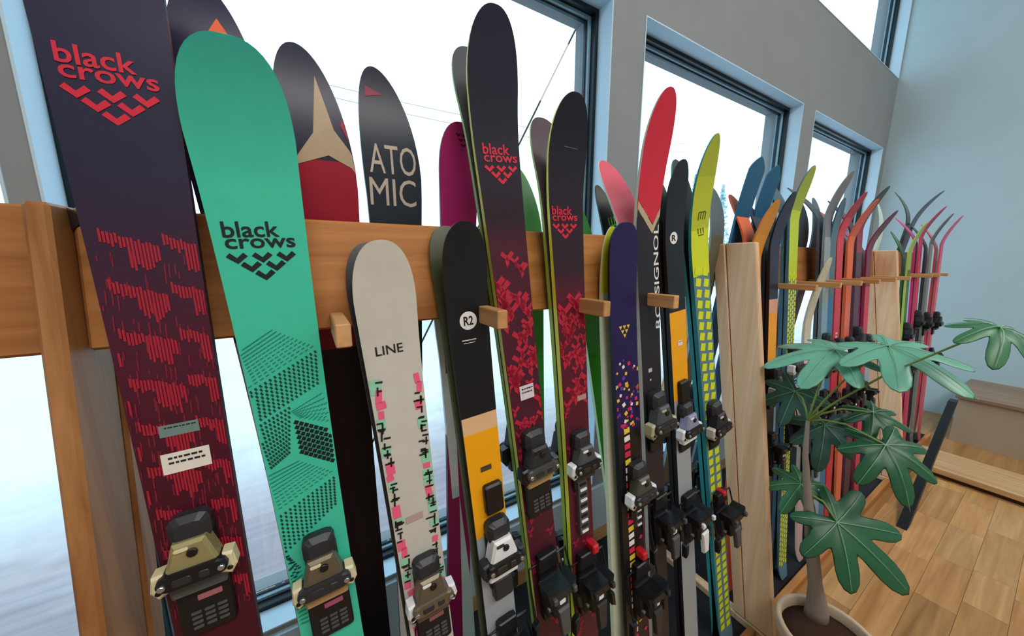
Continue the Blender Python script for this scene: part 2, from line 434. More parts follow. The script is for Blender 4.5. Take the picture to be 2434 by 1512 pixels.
# dark knot in the near rail
kp = at_y(140, 520, 0.420 + 0.042, 0.147)
bm = bmesh.new()
c = kp - RO
add_loft(bm, [[Vector((c.x + 0.022 * math.cos(t) * s, c.y - e, c.z + 0.016 * math.sin(t) * s)) for t in [2 * math.pi * i / 16 for i in range(16)]] for s, e in ((1, -0.004), (1, 0.0015), (0.9, 0.0025))])
from_bm('knot', bm, mat('#2a1210', 0.6), rack)
# black flat bar leaning on the step and ledge at the far end
b0, b1 = at_z(2146, 1252, 0), at_y(2266, 952, 0.40)
bm = bmesh.new()
d = Vector((b1 - b0)); wv = Vector((0.05, 0, 0)); tv = Vector((0, 0.022, 0))
def quad_at(p): return [p - wv - tv, p + wv - tv, p + wv + tv, p - wv + tv]
add_loft(bm, [[v - b0 for v in quad_at(b0)], [v - b0 for v in quad_at(b1)]])
o = from_bm('flat_bar', bm, mat('#101116', 0.4)); o.location = b0
tag(o, 'black flat bar slanting up from the floor towards the end wall ledge', 'bar')

# ------------------------------------------------------------------ skis
KF = (0.540, 0.060)                      # face plane of the skis on the aisle side
KR = (0.995, -0.120)                     # skis leaning from the window side
def _slice(p, lo, hi):
    for bound, sg in ((lo, 1), (hi, -1)):
        out = []
        for i in range(len(p)):
            a, b = p[i - 1], p[i]
            da, db = (a[1] - bound) * sg, (b[1] - bound) * sg
            if (da >= 0) != (db >= 0):
                t = da / (da - db); out.append((a[0] + (b[0] - a[0]) * t, bound))
            if db >= 0: out.append(b)
        p = out
        if len(p) < 3: return []
    return p
class Ski:
    def __init__(s, name, label, group, A, B, tip_y, W, plane=KF, stops=(('', '#222222'),), side='#1a1a1c', base='#202124',
                 curve=0.055, clen=0.26, tiplen=0.15, tipexp=2.2, waist=0.72, tailw=0.86, smooth=False, back=False, shift=0.0,
                 tail_z=0.032, skew=0.0, bend=2.1, Lfix=None, rough=0.35, mottle=None, noise=0.0):
        y0, k = plane; s.skew = skew; s.bend = bend
        a3 = at_y(*A, y0, k)
        if B is None: b3 = a3 - Vector((0, k, 1)) * 0.5
        else: b3 = at_y(*B, y0, k)
        ax = (a3 - b3).normalized()
        if back:                         # partner ski, base to base behind the front one
            pass
        P = b3 - ax * ((b3.z - tail_z) / ax.z)
        n0 = Vector((0, -1, 0)); u = ax.cross(n0).normalized(); n = u.cross(ax).normalized()
        s.curve, s.clen, s.W, s.tiplen, s.tipexp, s.waist, s.tailw = curve, clen, W, tiplen, tipexp, waist, tailw
        lo, hi = 0.5, 2.6
        for _ in range(40):
            L = (lo + hi) / 2
            p = P + ax * L + n * curve
            if proj(p)[1] > tip_y: lo = L
            else: hi = L
        L = Lfix or L
        s.L, s.P, s.ax, s.u, s.n = L, P, ax, u, n
        s.A2, s.plane = A, plane
        e = empty(name, P)
        if back:
            M = Matrix((-u, n, ax)).transposed()
            P2 = P - n * (0.034 + shift)
            s.P = P2
        else:
            M = Matrix((u, -n, ax)).transposed(); P2 = P
        e.matrix_world = Matrix.Translation(P2) @ M.to_4x4()
        e.rotation_mode = 'XYZ'
        s.e = e
        tag(e, label, 'ski', group)
        st = []
        for v, h in stops:
            if v == '': st.append((0.0, h))
            elif isinstance(v, tuple): st.append((s.loc(*v)[1] / L, h))
            else: st.append((v, h))
        if mottle: mottle = (mottle[0], mottle[1], s.loc(*mottle[2])[1] / L if isinstance(mottle[2], tuple) else mottle[2])
        s.body(ramp_mat('topsheet_print', st, smooth, rough, mottle=mottle, noise=noise), mat(side, 0.4), mat(base, 0.3))
    def loc(s, px, py):                  # pixel on the (flat) face -> (x, d)
        d = ray(px, py); t = (s.P - CAMV).dot(s.n) / d.dot(s.n)
        p = CAMV + d * t - s.P
        return p.dot(s.u), s.L - p.dot(s.ax)
    def hw(s, d):
        L, W = s.L, s.W / 2
        t = L - d
        if d < s.tiplen: return W * max(0.0, 1 - (1 - d / s.tiplen) ** s.tipexp) ** (1 / s.tipexp)
        q = (d - s.tiplen) / (L - s.tiplen - 0.08)
        if t < 0.08:
            return W * s.tailw * (0.55 + 0.45 * max(0, 1 - (1 - t / 0.08) ** 2) ** 0.5)
        q = min(1, max(0, q))
        e = s.tailw * q + 1.0 * (1 - q)
        return W * (e - (e - s.waist) * math.sin(math.pi * q) ** 0.9)
    skew = 0.0
    bend = 2.1
    def cx(s, d): return -s.skew * s.W / 2 * max(0.0, 1 - d / (s.tiplen * 1.15)) ** 1.6
    def off(s, d):
        r = max(0.0, (s.clen - d) / s.clen)
        t = s.L - d; r2 = max(0.0, (0.1 - t) / 0.1)
        return s.curve * r ** s.bend + 0.012 * r2 ** 2
    def thick(s, d):
        t = s.L - d
        return 0.004 + 0.010 * min(1, d / 0.5, t / 0.4)
    def body(s, mt, ms, mb):
        L = s.L
        ds = [0.0, 0.0006, 0.002, 0.005, 0.01, 0.017, 0.026, 0.037, 0.05, 0.065, 0.082, 0.1, 0.12, 0.14, 0.165, 0.19, 0.22, 0.26, 0.31, 0.37, 0.45]
        ds = [d for d in ds] + [0.45 + (L - 0.6) * i / 12 for i in range(1, 13)] + [L - 0.11, L - 0.08, L - 0.06, L - 0.035, L - 0.015, L - 0.005, L]
        ds = sorted(d for d in ds if 0 <= d <= L)
        def strip(kind):
            vs, fs, uv = [], [], []
            for d in ds:
                w = max(s.hw(d), 0.0005); o = s.off(d); t = s.thick(d)
                yt, yb, z = -o, -o + t, L - d; c = s.cx(d)
                if kind == 'top': vs += [(c - w, yt, z), (c, yt - 0.0004, z), (c + w, yt, z)]
                elif kind == 'base': vs += [(c + w, yb, z), (c, yb, z), (c - w, yb, z)]
                else: vs += [(c - w, yt, z), (c - w, yb, z), (c + w, yt, z), (c + w, yb, z)]
            n = 4 if kind == 'side' else 3
            for i in range(len(ds) - 1):
                a, b = i * n, (i + 1) * n
                if kind == 'side': fs += [(a, a + 1, b + 1, b), (a + 2, b + 2, b + 3, a + 3)]
                else: fs += [(a, b, b + 1, a + 1), (a + 1, b + 1, b + 2, a + 2)]
            if kind == 'side':
                e = (len(ds) - 1) * 4; fs += [(e, e + 1, e + 3, e + 2), (0, 2, 3, 1)]
            me = bpy.data.meshes.new(kind); me.from_pydata(vs, [], fs)
            if kind == 'top':
                ul = me.uv_layers.new(name='UVMap')
                for lp in me.loops:
                    v = me.vertices[lp.vertex_index].co
                    ul.data[lp.index].uv = (v.x / s.W + 0.5, (L - v.z) / L)
            me.update()
            for p in me.polygons: p.use_smooth = (kind != 'side')
            return me
        link('topsheet', strip('top'), mt, s.e)
        link('sidewall', strip('side'), ms, s.e)
        link('base', strip('base'), mb, s.e)
    def pt(s, x, d, h=0.0): return Vector((x, -s.off(d) - 0.0004 - h, s.L - d))
    def decal(s, name, polys, m, clip=True, h=0.0006, parent=None, label=None):
        vs, fs = [], []
        cut = []
        for p in polys:                    # slice long pieces so that they follow the bend of the tip
            a, b = min(q[1] for q in p), max(q[1] for q in p)
            if a < abs(s.clen) and b - a > 0.012:
                n = int((b - a) / 0.009) + 1
                for i in range(n):
                    q = _slice(p, a + (b - a) * i / n, a + (b - a) * (i + 1) / n)
                    if len(q) > 2: cut.append(q)
            else: cut.append(p)
        single = len(polys) == 1
        for p in cut:
            if clip:
                q = []
                for x, d in p:
                    w = s.hw(max(0, min(s.L, d))) - 0.0015
                    c = s.cx(max(0, d)); q.append((max(c - w, min(c + w, x)), d))
                if max(a for a, _ in q) - min(a for a, _ in q) < 0.0006: continue
                p = q
            b = len(vs); vs += [s.pt(x, d, h) for x, d in p]; fs.append(tuple(range(b, b + len(p))))
        if not fs: return None
        me = bpy.data.meshes.new(name); me.from_pydata(vs, [], fs); me.update()
        o = link(name, me, m, parent or s.e)
        if label: o['label'] = label
        if not single: o['kind'] = 'stuff'
        return o
    def text(s, txt, c, height, m, width=None, rot=0.0, name='lettering', bold=0.0, h=0.0007):
        """c = (x, d) centre; height of a capital"""
        cu = bpy.data.curves.new('t', 'FONT'); cu.body = txt; cu.size = 1.0; cu.align_x = 'CENTER'; cu.resolution_u = 3
        cu.offset = bold; cu.space_line = 0.78
        o = bpy.data.objects.new('t', cu); COL.objects.link(o)
        dg = bpy.context.evaluated_depsgraph_get(); dg.update()
        me = bpy.data.meshes.new_from_object(o.evaluated_get(dg))
        bpy.data.objects.remove(o); bpy.data.curves.remove(cu)
        xs = [v.co.x for v in me.vertices]; ys = [v.co.y for v in me.vertices]
        if not xs: return
        cx, cyy = (min(xs) + max(xs)) / 2, (min(ys) + max(ys)) / 2
        sy = height / (max(ys) - min(ys)); sx = (width / (max(xs) - min(xs))) if width else sy
        cr, sr = math.cos(rot), math.sin(rot)
        for v in me.vertices:
            a, b = (v.co.x - cx) * sx, (v.co.y - cyy) * sy
            x, y = a * cr - b * sr, a * sr + b * cr
            p = s.pt(c[0] + x, c[1] - y, h); v.co = p
        me.name = name
        return link(name, me, m, s.e)

def rect(x, d, w, h, rot=0.0):
    c, s_ = math.cos(rot), math.sin(rot)
    return [(x + a * c - b * s_, d + a * s_ + b * c) for a, b in ((-w / 2, -h / 2), (w / 2, -h / 2), (w / 2, h / 2), (-w / 2, h / 2))]
def crow(x, d, r):
    """one bird: a wide tick, two wings meeting in a point"""
    return [[(x - r, d - r * .25), (x - r * .62, d - r * .66), (x, d - r * .06), (x, d + r * .58)],
            [(x, d + r * .58), (x, d - r * .06), (x + r * .62, d - r * .66), (x + r, d - r * .25)]]
def crows_logo(s, px, py, w, m, tw=1.0):
    x, d = s.loc(px, py)
    s.text('black', (x - w * .09, d - w * .37), w * .26, m, w * .78, bold=0.016)
    s.text('crows', (x + w * .02, d - w * .14), w * .165, m, w * .98, bold=0.016)
    r = w * .145
    pol = []
    for row, (n, yy) in enumerate(((3, .105), (2, .255), (1, .405))):
        for i in range(n): pol += crow(x + (i - (n - 1) / 2) * w * .345, d + w * yy, r)
    s.decal('bird_emblem', pol, m)

# ---- bindings
K_BLK = mat('#15161a', 0.35); K_GRY = mat('#55585c', 0.4, metal=0.3); K_SIL = mat('#a9adb2', 0.3, metal=0.8)
K_GOLD = mat('#a39a6c', 0.35, metal=0.35); K_CRM = mat('#d9cfa6', 0.45); K_WHT = mat('#e6e8ea', 0.4); K_RED = mat('#c01f2b', 0.4)
K_BRZ = mat('#6f6553', 0.38, metal=0.4); K_TAN = mat('#a98a5f', 0.5); K_DK = mat('#2b2c31', 0.4); K_PLUM = mat('#7c3b52', 0.5)
def prism(s, name, outline, h0, h1, m, parent, inset=0.004, lift=None):
    """outline in (x, d), from height h0 to h1 above the ski"""
    cx = sum(p[0] for p in outline) / len(outline); cd = sum(p[1] for p in outline) / len(outline)
    hm = h1 - min(inset, (h1 - h0) * .5)
    def ins(p):
        v = Vector((p[0] - cx, p[1] - cd)); l = v.length or 1
        k = max(0.3, (l - inset * 1.2) / l); return (cx + v.x * k, cd + v.y * k)
    bm = bmesh.new()
    add_loft(bm, [[s.pt(x, d, h0) for x, d in outline], [s.pt(x, d, hm) for x, d in outline], [s.pt(*ins(p), h1) for p in outline]])
    return from_bm(name, bm, m, parent)
def rrect(x, d, w, h, r=0.008):
    o = []
    for sx, sd, a0 in ((1, -1, -90), (1, 1, 0), (-1, 1, 90), (-1, -1, 180)):
        for t in (0, 45, 90):
            a = math.radians(a0 + t); o.append((x + sx * (w / 2 - r) + r * math.cos(a), d + sd * (h / 2 - r) + r * math.sin(a)))
    return o
def disc(x, d, r, n=12): return [(x + r * math.cos(2 * math.pi * i / n), d + r * math.sin(2 * math.pi * i / n)) for i in range(n)]
def trap(x, d, wt, wb, h): return [(x - wt / 2, d - h / 2), (x + wt / 2, d - h / 2), (x + wb / 2, d + h / 2), (x - wb / 2, d + h / 2)]
def toe(s, d, body=K_GOLD, wing=K_CRM, bar=K_BLK, afd=K_GRY, tread=True, k=1.0, x=0.0, detail=2, label_m=None):
    base = prism(s, 'toe_binding', rrect(x, d + 0.035 * k, 0.062 * k, 0.17 * k, 0.012 * k), 0, 0.010 * k, K_BLK, s.e)
    P = lambda nm, ol, a, b, m, i=0.004: prism(s, nm, ol, a, b, m, base, i * k)
    P('front_cap', rrect(x, d - 0.048 * k, 0.060 * k, 0.055 * k, 0.014 * k), 0.002, 0.032 * k, K_DK, 0.010)
    P('housing', trap(x, d - 0.010 * k, 0.046 * k, 0.076 * k, 0.052 * k), 0.010 * k, 0.044 * k, body, 0.006)
    P('wing_bar', rrect(x, d + 0.026 * k, 0.098 * k, 0.030 * k, 0.013 * k), 0.016 * k, 0.052 * k, bar, 0.004)
    P('wing', [(x - .056 * k, d + .012 * k), (x - .040 * k, d + .010 * k), (x - .034 * k, d + .048 * k), (x - .050 * k, d + .056 * k), (x - .060 * k, d + .040 * k)], 0.012 * k, 0.040 * k, wing)
    P('wing', [(x + .056 * k, d + .012 * k), (x + .060 * k, d + .040 * k), (x + .050 * k, d + .056 * k), (x + .034 * k, d + .048 * k), (x + .040 * k, d + .010 * k)], 0.012 * k, 0.040 * k, wing)
    if detail > 1:
        for q in (-1, 1): P('pivot_screw', disc(x + q * .040 * k, d + .027 * k, .0055 * k, 8), 0.050 * k, 0.056 * k, K_SIL, 0.001)
        for q in (-1, 1): P('wing_hole', disc(x + q * .049 * k, d + .042 * k, .0048 * k, 8), 0.0385 * k, 0.0415 * k, K_BLK, 0.0008)
        P('top_button', disc(x + .004 * k, d - .016 * k, .008 * k, 10), 0.042 * k, 0.048 * k, K_BLK, 0.001)
        P('top_ridge', rrect(x - .010 * k, d - .026 * k, .020 * k, .006 * k, .002), 0.042 * k, 0.047 * k, wing, 0.001)
        P('bar_panel', rrect(x - .014 * k, d + .027 * k, .026 * k, .014 * k, .003), 0.050 * k, 0.0535 * k, K_DK, 0.001)
        P('bar_panel', rrect(x + .016 * k, d + .027 * k, .016 * k, .014 * k, .003), 0.050 * k, 0.0535 * k, K_DK, 0.001)
    P('boot_pad', trap(x, d + 0.060 * k, 0.086 * k, 0.078 * k, 0.026 * k), 0.010 * k, 0.030 * k, afd, 0.003)
    if tread:
        P('heel_plate', rrect(x, d + 0.122 * k, 0.080 * k, 0.100 * k, 0.006), 0.0, 0.014 * k, K_BLK, 0.003)
        if label_m: P('plate_label', rrect(x + .008 * k, d + 0.096 * k, 0.036 * k, 0.011 * k, 0.001), 0.0135 * k, 0.0150 * k, label_m, 0.0005)
        for i in range(4):
            for j in range(3): P('tread_pad', rrect(x + (j - .8) * .019 * k, d + (0.124 + i * .010) * k, .015 * k, .005 * k, .001), 0.0135 * k, 0.0165 * k, K_GRY, 0.0006)
    return base
def heel(s, d, body=K_BLK, accent=K_GRY, k=1.0, x=0.0, brake=True, detail=1):
    base = prism(s, 'heel_binding', rrect(x, d, 0.050 * k, 0.17 * k, 0.010 * k), 0, 0.012 * k, K_BLK, s.e)
    P = lambda nm, ol, a, b, m, i=0.004: prism(s, nm, ol, a, b, m, base, i * k)
    P('slide_block', trap(x, d + 0.014 * k, 0.054 * k, 0.046 * k, 0.085 * k), 0.010 * k, 0.030 * k, K_DK, 0.006)
    P('housing', trap(x, d + 0.010 * k, 0.048 * k, 0.036 * k, 0.062 * k), 0.028 * k, 0.056 * k, body, 0.010)
    P('heel_cup', [(x - .038 * k, d - .046 * k), (x - .020 * k, d - .038 * k), (x + .020 * k, d - .038 * k), (x + .038 * k, d - .046 * k), (x + .034 * k, d - .018 * k), (x - .034 * k, d - .018 * k)], 0.026 * k, 0.066 * k, body, 0.004)
    P('lever', trap(x, d + 0.046 * k, 0.030 * k, 0.020 * k, 0.070 * k), 0.050 * k, 0.062 * k, accent, 0.004)
    P('brake_pad', trap(x, d - 0.070 * k, 0.046 * k, 0.054 * k, 0.036 * k), 0.004, 0.020 * k, K_BLK, 0.003)
    if detail:
        P('scale_window', rrect(x, d - .002 * k, .016 * k, .010 * k, .002), 0.055 * k, 0.0575 * k, K_WHT, 0.0006)
        for q in (-1, 1):
            P('side_screw', disc(x + q * .020 * k, d + .030 * k, .0045 * k, 8), 0.028 * k, 0.036 * k, K_SIL, 0.001)
            P('cup_tab', rrect(x + q * .026 * k, d - .030 * k, .010 * k, .014 * k, .002), 0.064 * k, 0.074 * k, accent, 0.002)
    if brake:
        for q in (-1, 1):
            bm = bmesh.new(); add_tube(bm, [s.pt(x + q * .026 * k, d - .07 * k, .010), s.pt(x + q * .050 * k, d - .075 * k, .014), s.pt(x + q * .054 * k, d - .02 * k, .022), s.pt(x + q * .056 * k, d + .05 * k, .036)], 0.0028, 6)
            from_bm('brake_arm', bm, K_BLK, base)
        for q in (-1, 1): P('brake_tip', [(x + q * .050 * k, d + .036 * k), (x + q * .064 * k, d + .044 * k), (x + q * .066 * k, d + .082 * k), (x + q * .054 * k, d + .074 * k)][::q], 0.026, 0.044, K_BLK)
    return base
def demo_rail(s, d, n=10, k=1.0, x=0.0):
    base = prism(s, 'binding_track', rrect(x, d, 0.032 * k, 0.16 * k, 0.004), 0, 0.012, K_GRY, s.e)
    for i in range(n):
        prism(s, 'track_tooth', rrect(x, d + (i - (n - 1) / 2) * 0.015 * k, 0.022 * k, 0.006 * k, .001), 0.0115, 0.0150, K_WHT if i % 2 else K_BLK, base, 0.0006)
    return base

def partner(f, label, stops, side='#222226', base='#303030', curve=None, shift=0.0, dz=0.0, W=None, bind=True, group='partner skis seen from behind', x=0.0):
    """second ski of a pair, base to base with ski f"""
    p = Ski.__new__(Ski)
    p.curve, p.clen, p.tiplen, p.tipexp, p.waist, p.tailw = curve if curve is not None else f.curve, f.clen, f.tiplen, f.tipexp, f.waist, f.tailw
    p.W = W or f.W; p.L = f.L + dz; p.ax, p.u, p.n = f.ax, -f.u, -f.n; p.bend = f.bend
    p.P = f.P - f.n * (0.033 + shift) + f.u * x
    p.e = empty('ski', p.P)
    M = Matrix((p.u, -p.n, p.ax)).transposed()
    p.e.matrix_world = Matrix.Translation(p.P) @ M.to_4x4()
    tag(p.e, label, 'ski', group)
    p.body(ramp_mat('topsheet_print', stops), mat(side, 0.4), mat(base, 0.3))
    if bind:
        dd = p.L * 0.44; toe(p, dd, body=K_DK, wing=K_BLK, tread=False, detail=1); heel(p, dd + 0.33, brake=True)
    return p

GF = 'skis leaning on the aisle side of the rack'
GR = 'skis leaning on the window side of the rack'
RED = mat('#d01f3a', 0.45); BLK = mat('#12181c', 0.5); PAPER = mat('#e4ded2', 0.7); INK = mat('#24242a', 0.6)

def sticker(s, px, py, w, h, m, name='sticker', rot=0.0, lines=0):
    x, d = s.loc(px, py)
    st = s.decal(name, [rect(x, d, w, h, rot)], m, h=0.0010)
    r = random.Random(int(px))
    if lines and st:
        pol = []
        for i in range(lines):
            xx = x - w * .36
            while xx < x + w * .36:
                ww = w * r.uniform(.04, .13); pol.append(rect(xx + ww / 2, d - h * .25 + i * h * .24, ww, h * .10)); xx += ww + w * .03
        s.decal('sticker_print', pol, INK, h=0.0014, parent=st)
    return st

# 1: near navy / crimson ski ------------------------------------------------
f1 = Ski('ski', 'large navy ski fading to crimson, red bird emblem high up, nearest the pine post', GF, (309, 400), (473, 1250), -760, 0.128,
         stops=[('', '#26264a'), ((309, 400), '#2b2840'), ((350, 620), '#3a2036'), ((400, 860), '#4d1529'), ((470, 1250), '#471023'), (1.0, '#3c0d1c')], smooth=True,
         side='#1d1d28', base='#22222c', waist=0.74)
crows_logo(f1, 265, 212, 0.088, RED)
hatch_red = mat('#a51b31', 0.5); hatch_red2 = mat('#7a1830', 0.5)
def hatched(s, rows, m, step=0.0042, lw=0.0022, ln=0.026, seed=1, slope=0.42):
    r = random.Random(seed); pol = []
    for (x0, x1, d0, flip) in rows:
        x = x0
        while x < x1:
            t = (x - x0) / max(1e-6, (x1 - x0)); 
            dd = d0 + (x - x0) * slope * flip + r.uniform(-.002, .002)
            l = ln * (0.62 if t < .45 else (1.45 if t < .9 else .9)) * r.uniform(.8, 1.15)
            if abs(x) < s.hw(min(s.L, max(0.0, dd))) - .003: pol.append([(x, dd), (x + lw, dd + lw * slope * flip), (x + lw, dd + l), (x, dd + l)])
            x += step
    return pol
rows = []
d0 = f1.loc(300, 545)[1]
for i in range(9):
    dd = d0 + i * 0.064
    rows.append((-0.040, 0.012, dd, 1)); rows.append((0.018, 0.058, dd + 0.006, 1))
    if i > 1: rows.append((-0.062, -0.044, dd + 0.024, 1))
f1.decal('feather_print', hatched(f1, rows, None, step=.0034, lw=.0024), hatch_red)
r1_ = random.Random(21); d1 = f1.loc(330, 600)[1]
f1.decal('fleck_print', [rect(r1_.uniform(-.062, .062), d1 + r1_.random() ** .8 * .55, .0016, r1_.uniform(.006, .022), .05) for _ in range(330)], hatch_red2, h=.0004)
sticker(f1, 427, 1018, 0.042, 0.017, mat('#6f8783', 0.5), lines=1)
sticker(f1, 445, 1092, 0.052, 0.030, PAPER, lines=2)
toe(f1, f1.loc(472, 1300)[1] - 0.004, k=0.78, x=f1.loc(472, 1300)[0], label_m=mat('#a4626a', 0.5))
heel(f1, f1.loc(472, 1300)[1] + 0.33)

# 2: teal green ski -----------------------------------------------------------
f2 = Ski('ski', 'wide mint green ski with black bird emblem and dotted cube print', GF, (574, 300), (746, 1250), 78, 0.128,
         stops=[('', '#2f9d8c'), ((560, 200), '#34a892'), ((580, 330), '#3bb79b'), ((600, 450), '#40c3a4'), (1.0, '#40c3a4')], smooth=True, side='#3a2430', base='#b0607e', curve=0.03, waist=0.72, tiplen=0.125, tipexp=2.6)
crows_logo(f2, 622, 598, 0.088, BLK)
def quad_fill(s, q, n, m, w, h, out):
    """fill a slanted cube face, given by its corners in the picture, with n x m small marks"""
    P4 = [Vector(s.loc(*p)) for p in q]
    ang = math.atan2(P4[1].y - P4[0].y, P4[1].x - P4[0].x)
    for i in range(n):
        for j in range(m):
            a, b = (i + .5) / n, (j + .5) / m
            p = (P4[0] * (1 - a) + P4[1] * a) * (1 - b) + (P4[3] * (1 - a) + P4[2] * a) * b
            if abs(p.x) < s.hw(p.y) - .003: out.append(rect(p.x, p.y, w, h, ang))
T1, T2, T3 = [], [], []
for q, n, m in ((((560, 838), (642, 782), (752, 822), (588, 928)), 12, 11), (((690, 978), (762, 928), (806, 1008), (712, 992)), 9, 7), (((636, 1128), (706, 1094), (796, 1118), (662, 1216)), 11, 10),
                (((812, 1180), (842, 1215), (862, 1340), (830, 1330)), 5, 12), (((676, 1385), (716, 1350), (736, 1480), (706, 1490)), 6, 13)):
    quad_fill(f2, q, n, m, .0052, .0014, T1)
for q, n, m in ((((590, 932), (754, 828), (760, 912), (604, 1012)), 15, 9), (((604, 1016), (692, 962), (690, 1078), (644, 1118)), 9, 11), (((662, 1226), (798, 1128), (802, 1196), (676, 1320)), 13, 10), (((652, 1216), (672, 1320), (716, 1345), (690, 1420)), 6, 9)):
    quad_fill(f2, q, n, m, .0028, .0046, T2)
quad_fill(f2, ((697, 996), (812, 1024), (815, 1106), (714, 1078)), 10, 7, .0062, .0062, T3)
f2.decal('stroke_print', T1, mat('#1f7f6d', 0.5)); f2.decal('dash_print', T2, mat('#123f3a', 0.5)); f2.decal('dot_print', T3, BLK)
tx, td = f2.loc(772, 1340)
toe(f2, td - 0.008, body=K_BRZ, wing=K_CRM, bar=K_DK, afd=K_TAN, x=tx * 0.6, k=0.80, label_m=mat('#a24d70', 0.5))
heel(f2, td + 0.33)
p2 = partner(f2, 'pink-edged partner ski hidden behind the mint green ski', [(0, '#c3567c')], side='#c06a8c', base='#b0607e', dz=0.012, bind=False, x=-0.004)

# 3: pale grey ski with LINE -------------------------------------------------------
f3 = Ski('ski', 'pale grey ski lettered LINE with pink and mint blocks along its edges', GF, (921, 750), (992, 1250), 570, 0.106,
         stops=[('', '#cccabf'), ((950, 950), '#c8c5bc'), (1.0, '#b9b6ae')], smooth=True, side='#2a2426', base='#1c1c1e', curve=0.03, tiplen=0.11, tipexp=2.4, waist=0.80)
f3.text('LINE', f3.loc(925, 830), 0.017, mat('#23221f', 0.5), 0.048, bold=0.01)
r3 = random.Random(5); pk, mt_, bk = [], [], []
d_a, d_b = f3.loc(960, 905)[1], f3.loc(1040, 1500)[1]
d = d_a
while d < d_b:
    for sx in (-1, 1):
        w = f3.hw(d)
        q = r3.random(); ln = r3.uniform(.010, .024)
        x = sx * (w - r3.uniform(.008, .015))
        if q < .36: pk.append(rect(x, d, r3.uniform(.010, .018), ln * 1.1, r3.uniform(-.2, .2)))
        elif q < .66: mt_.append(rect(sx * (w - .010), d, r3.uniform(.014, .022), ln * 1.4, 0))
        if q > .30:
            for z in range(3): bk.append(rect(x + r3.uniform(-.005, .005), d + r3.uniform(-.010, .010), *((.0032, r3.uniform(.010, .020)) if z % 2 else (r3.uniform(.009, .017), .0034)), 0.1))
    d += 0.018
f3.decal('mint_block', mt_, mat('#8fcfae', 0.5), h=0.0005); f3.decal('pink_block', pk, mat('#ee5f83', 0.5), h=0.0008); f3.decal('black_mark', bk, mat('#221f22', 0.5), h=0.0011)
sticker(f3, 985, 1230, 0.034, 0.014, mat('#b59a97', 0.6))
tx, td = f3.loc(1020, 1380)
toe(f3, td - 0.006, body=K_BRZ, wing=K_WHT, bar=K_BRZ, afd=mat('#5d4d3f', 0.5), x=tx * .5, k=0.84, label_m=mat('#8c5a58', 0.5))
heel(f3, td + 0.32)
partner(f3, 'black-based partner ski behind the pale grey ski', [(0, '#2a2a2c')], dz=0.006, side='#141416', bind=False, x=-0.004)

# 4: black and yellow --------------------------------------------------------------------
def badge(s, px, py, r, txt='R', ring=True):
    x, d = s.loc(px, py)
    o = s.decal('badge', [disc(x, d, r, 24)], mat('#e8e8e6', 0.5), h=0.0006)
    s.text(txt, (x, d), r * 1.0, mat('#16181c', 0.5), r * 1.1, name='badge_letter', bold=0.02, h=0.0012)
f4 = Ski('ski', 'black ski with white round badge, turning tan, yellow and grey, beside pale grey ski', GF, (1108, 700), (1168, 1250), 525, 0.094,
         stops=[('', '#16191d'), ((1135, 985), '#dcb587'), ((1140, 1022), '#f0a716'), ((1165, 1262), '#9aa0a6'), (1.0, '#8e9398')], side='#14161a', base='#3a4030', curve=0.03, tiplen=0.10, tipexp=2.4, waist=0.82)
badge(f4, 1112, 762, 0.019, 'R2')
x, d = f4.loc(1115, 808); f4.decal('badge_line', [rect(x, d, 0.032, 0.0022), rect(x, d + .006, 0.026, 0.0014)], mat('#d8d8d6', 0.5))
sticker(f4, 1155, 1112, 0.026, 0.012, mat('#4b4438', 0.5), lines=1)
tx, td = f4.loc(1185, 1285)
toe(f4, td, body=K_WHT, wing=K_DK, bar=K_BLK, afd=K_WHT, x=.008, k=0.92, tread=False)
prism(f4, 'brake_plate', rrect(.008, td + .105, .048, .055, .006), 0, .018, K_DK, f4.e)
prism(f4, 'front_plate', rrect(.010, td - .115, .044, .070, .006), 0, .014, K_BLK, f4.e)
heel(f4, td + 0.28, x=.008)
partner(f4, 'olive-edged partner ski behind the near black and yellow ski', [(0, '#4c5236')], side='#5a6040', base='#454b33', dz=0.004, bind=False, x=-0.006)

# 5, 6: tall black / red pair ---------------------------------------------------------------
def blotch(s, px0, py0, px1, py1, n, m, seed, sz=(.012, .026)):
    r = random.Random(seed); pol = []
    a, b = s.loc(px0, py0)[1], s.loc(px1, py1)[1]
    for i in range(n):
        d = r.uniform(a, b); w = s.hw(d); x = r.uniform(-w, w); q = r.uniform(*sz)
        fl = r.choice((-1, 1))
        pol += crow(x, d, q)
        pol.append([(x, d), (x + fl * q * .4, d + q * .5), (x + fl * q * .2, d + q * 1.3), (x - fl * q * .2, d + q * .8)])
    s.decal('feather_print', pol, m)
f5 = Ski('ski', 'tallest black ski with round tip and red emblem, white sticker on its red lower part', GF, (1182, 350), (1285, 1250), 8, 0.112,
         stops=[('', '#201d33'), ((1190, 330), '#1f1b2c'), ((1200, 520), '#2a1a26'), ((1212, 580), '#4a1a2c'), (1.0, '#451626')], smooth=True, side='#e6ee5a', base='#3a7f3e', curve=0.05, tiplen=0.12, tipexp=2.3)
crows_logo(f5, 1190, 392, 0.080, RED)
blotch(f5, 1212, 600, 1262, 1010, 46, mat('#b3203a', 0.5), 3); blotch(f5, 1262, 1000, 1340, 1500, 20, mat('#8c1d38', 0.5), 6)
sticker(f5, 1252, 931, 0.038, 0.034, mat('#d9cfd6', 0.6), lines=2)
tx, td = f5.loc(1285, 1080)
toe(f5, td - .012, body=K_DK, wing=K_BLK, bar=mat('#4c4f4a', 0.4, metal=0.3), afd=K_TAN, k=0.9)
heel(f5, f5.loc(1310, 1385)[1] - .01, accent=K_GRY, body=mat('#1d2729', 0.4), k=1.12)
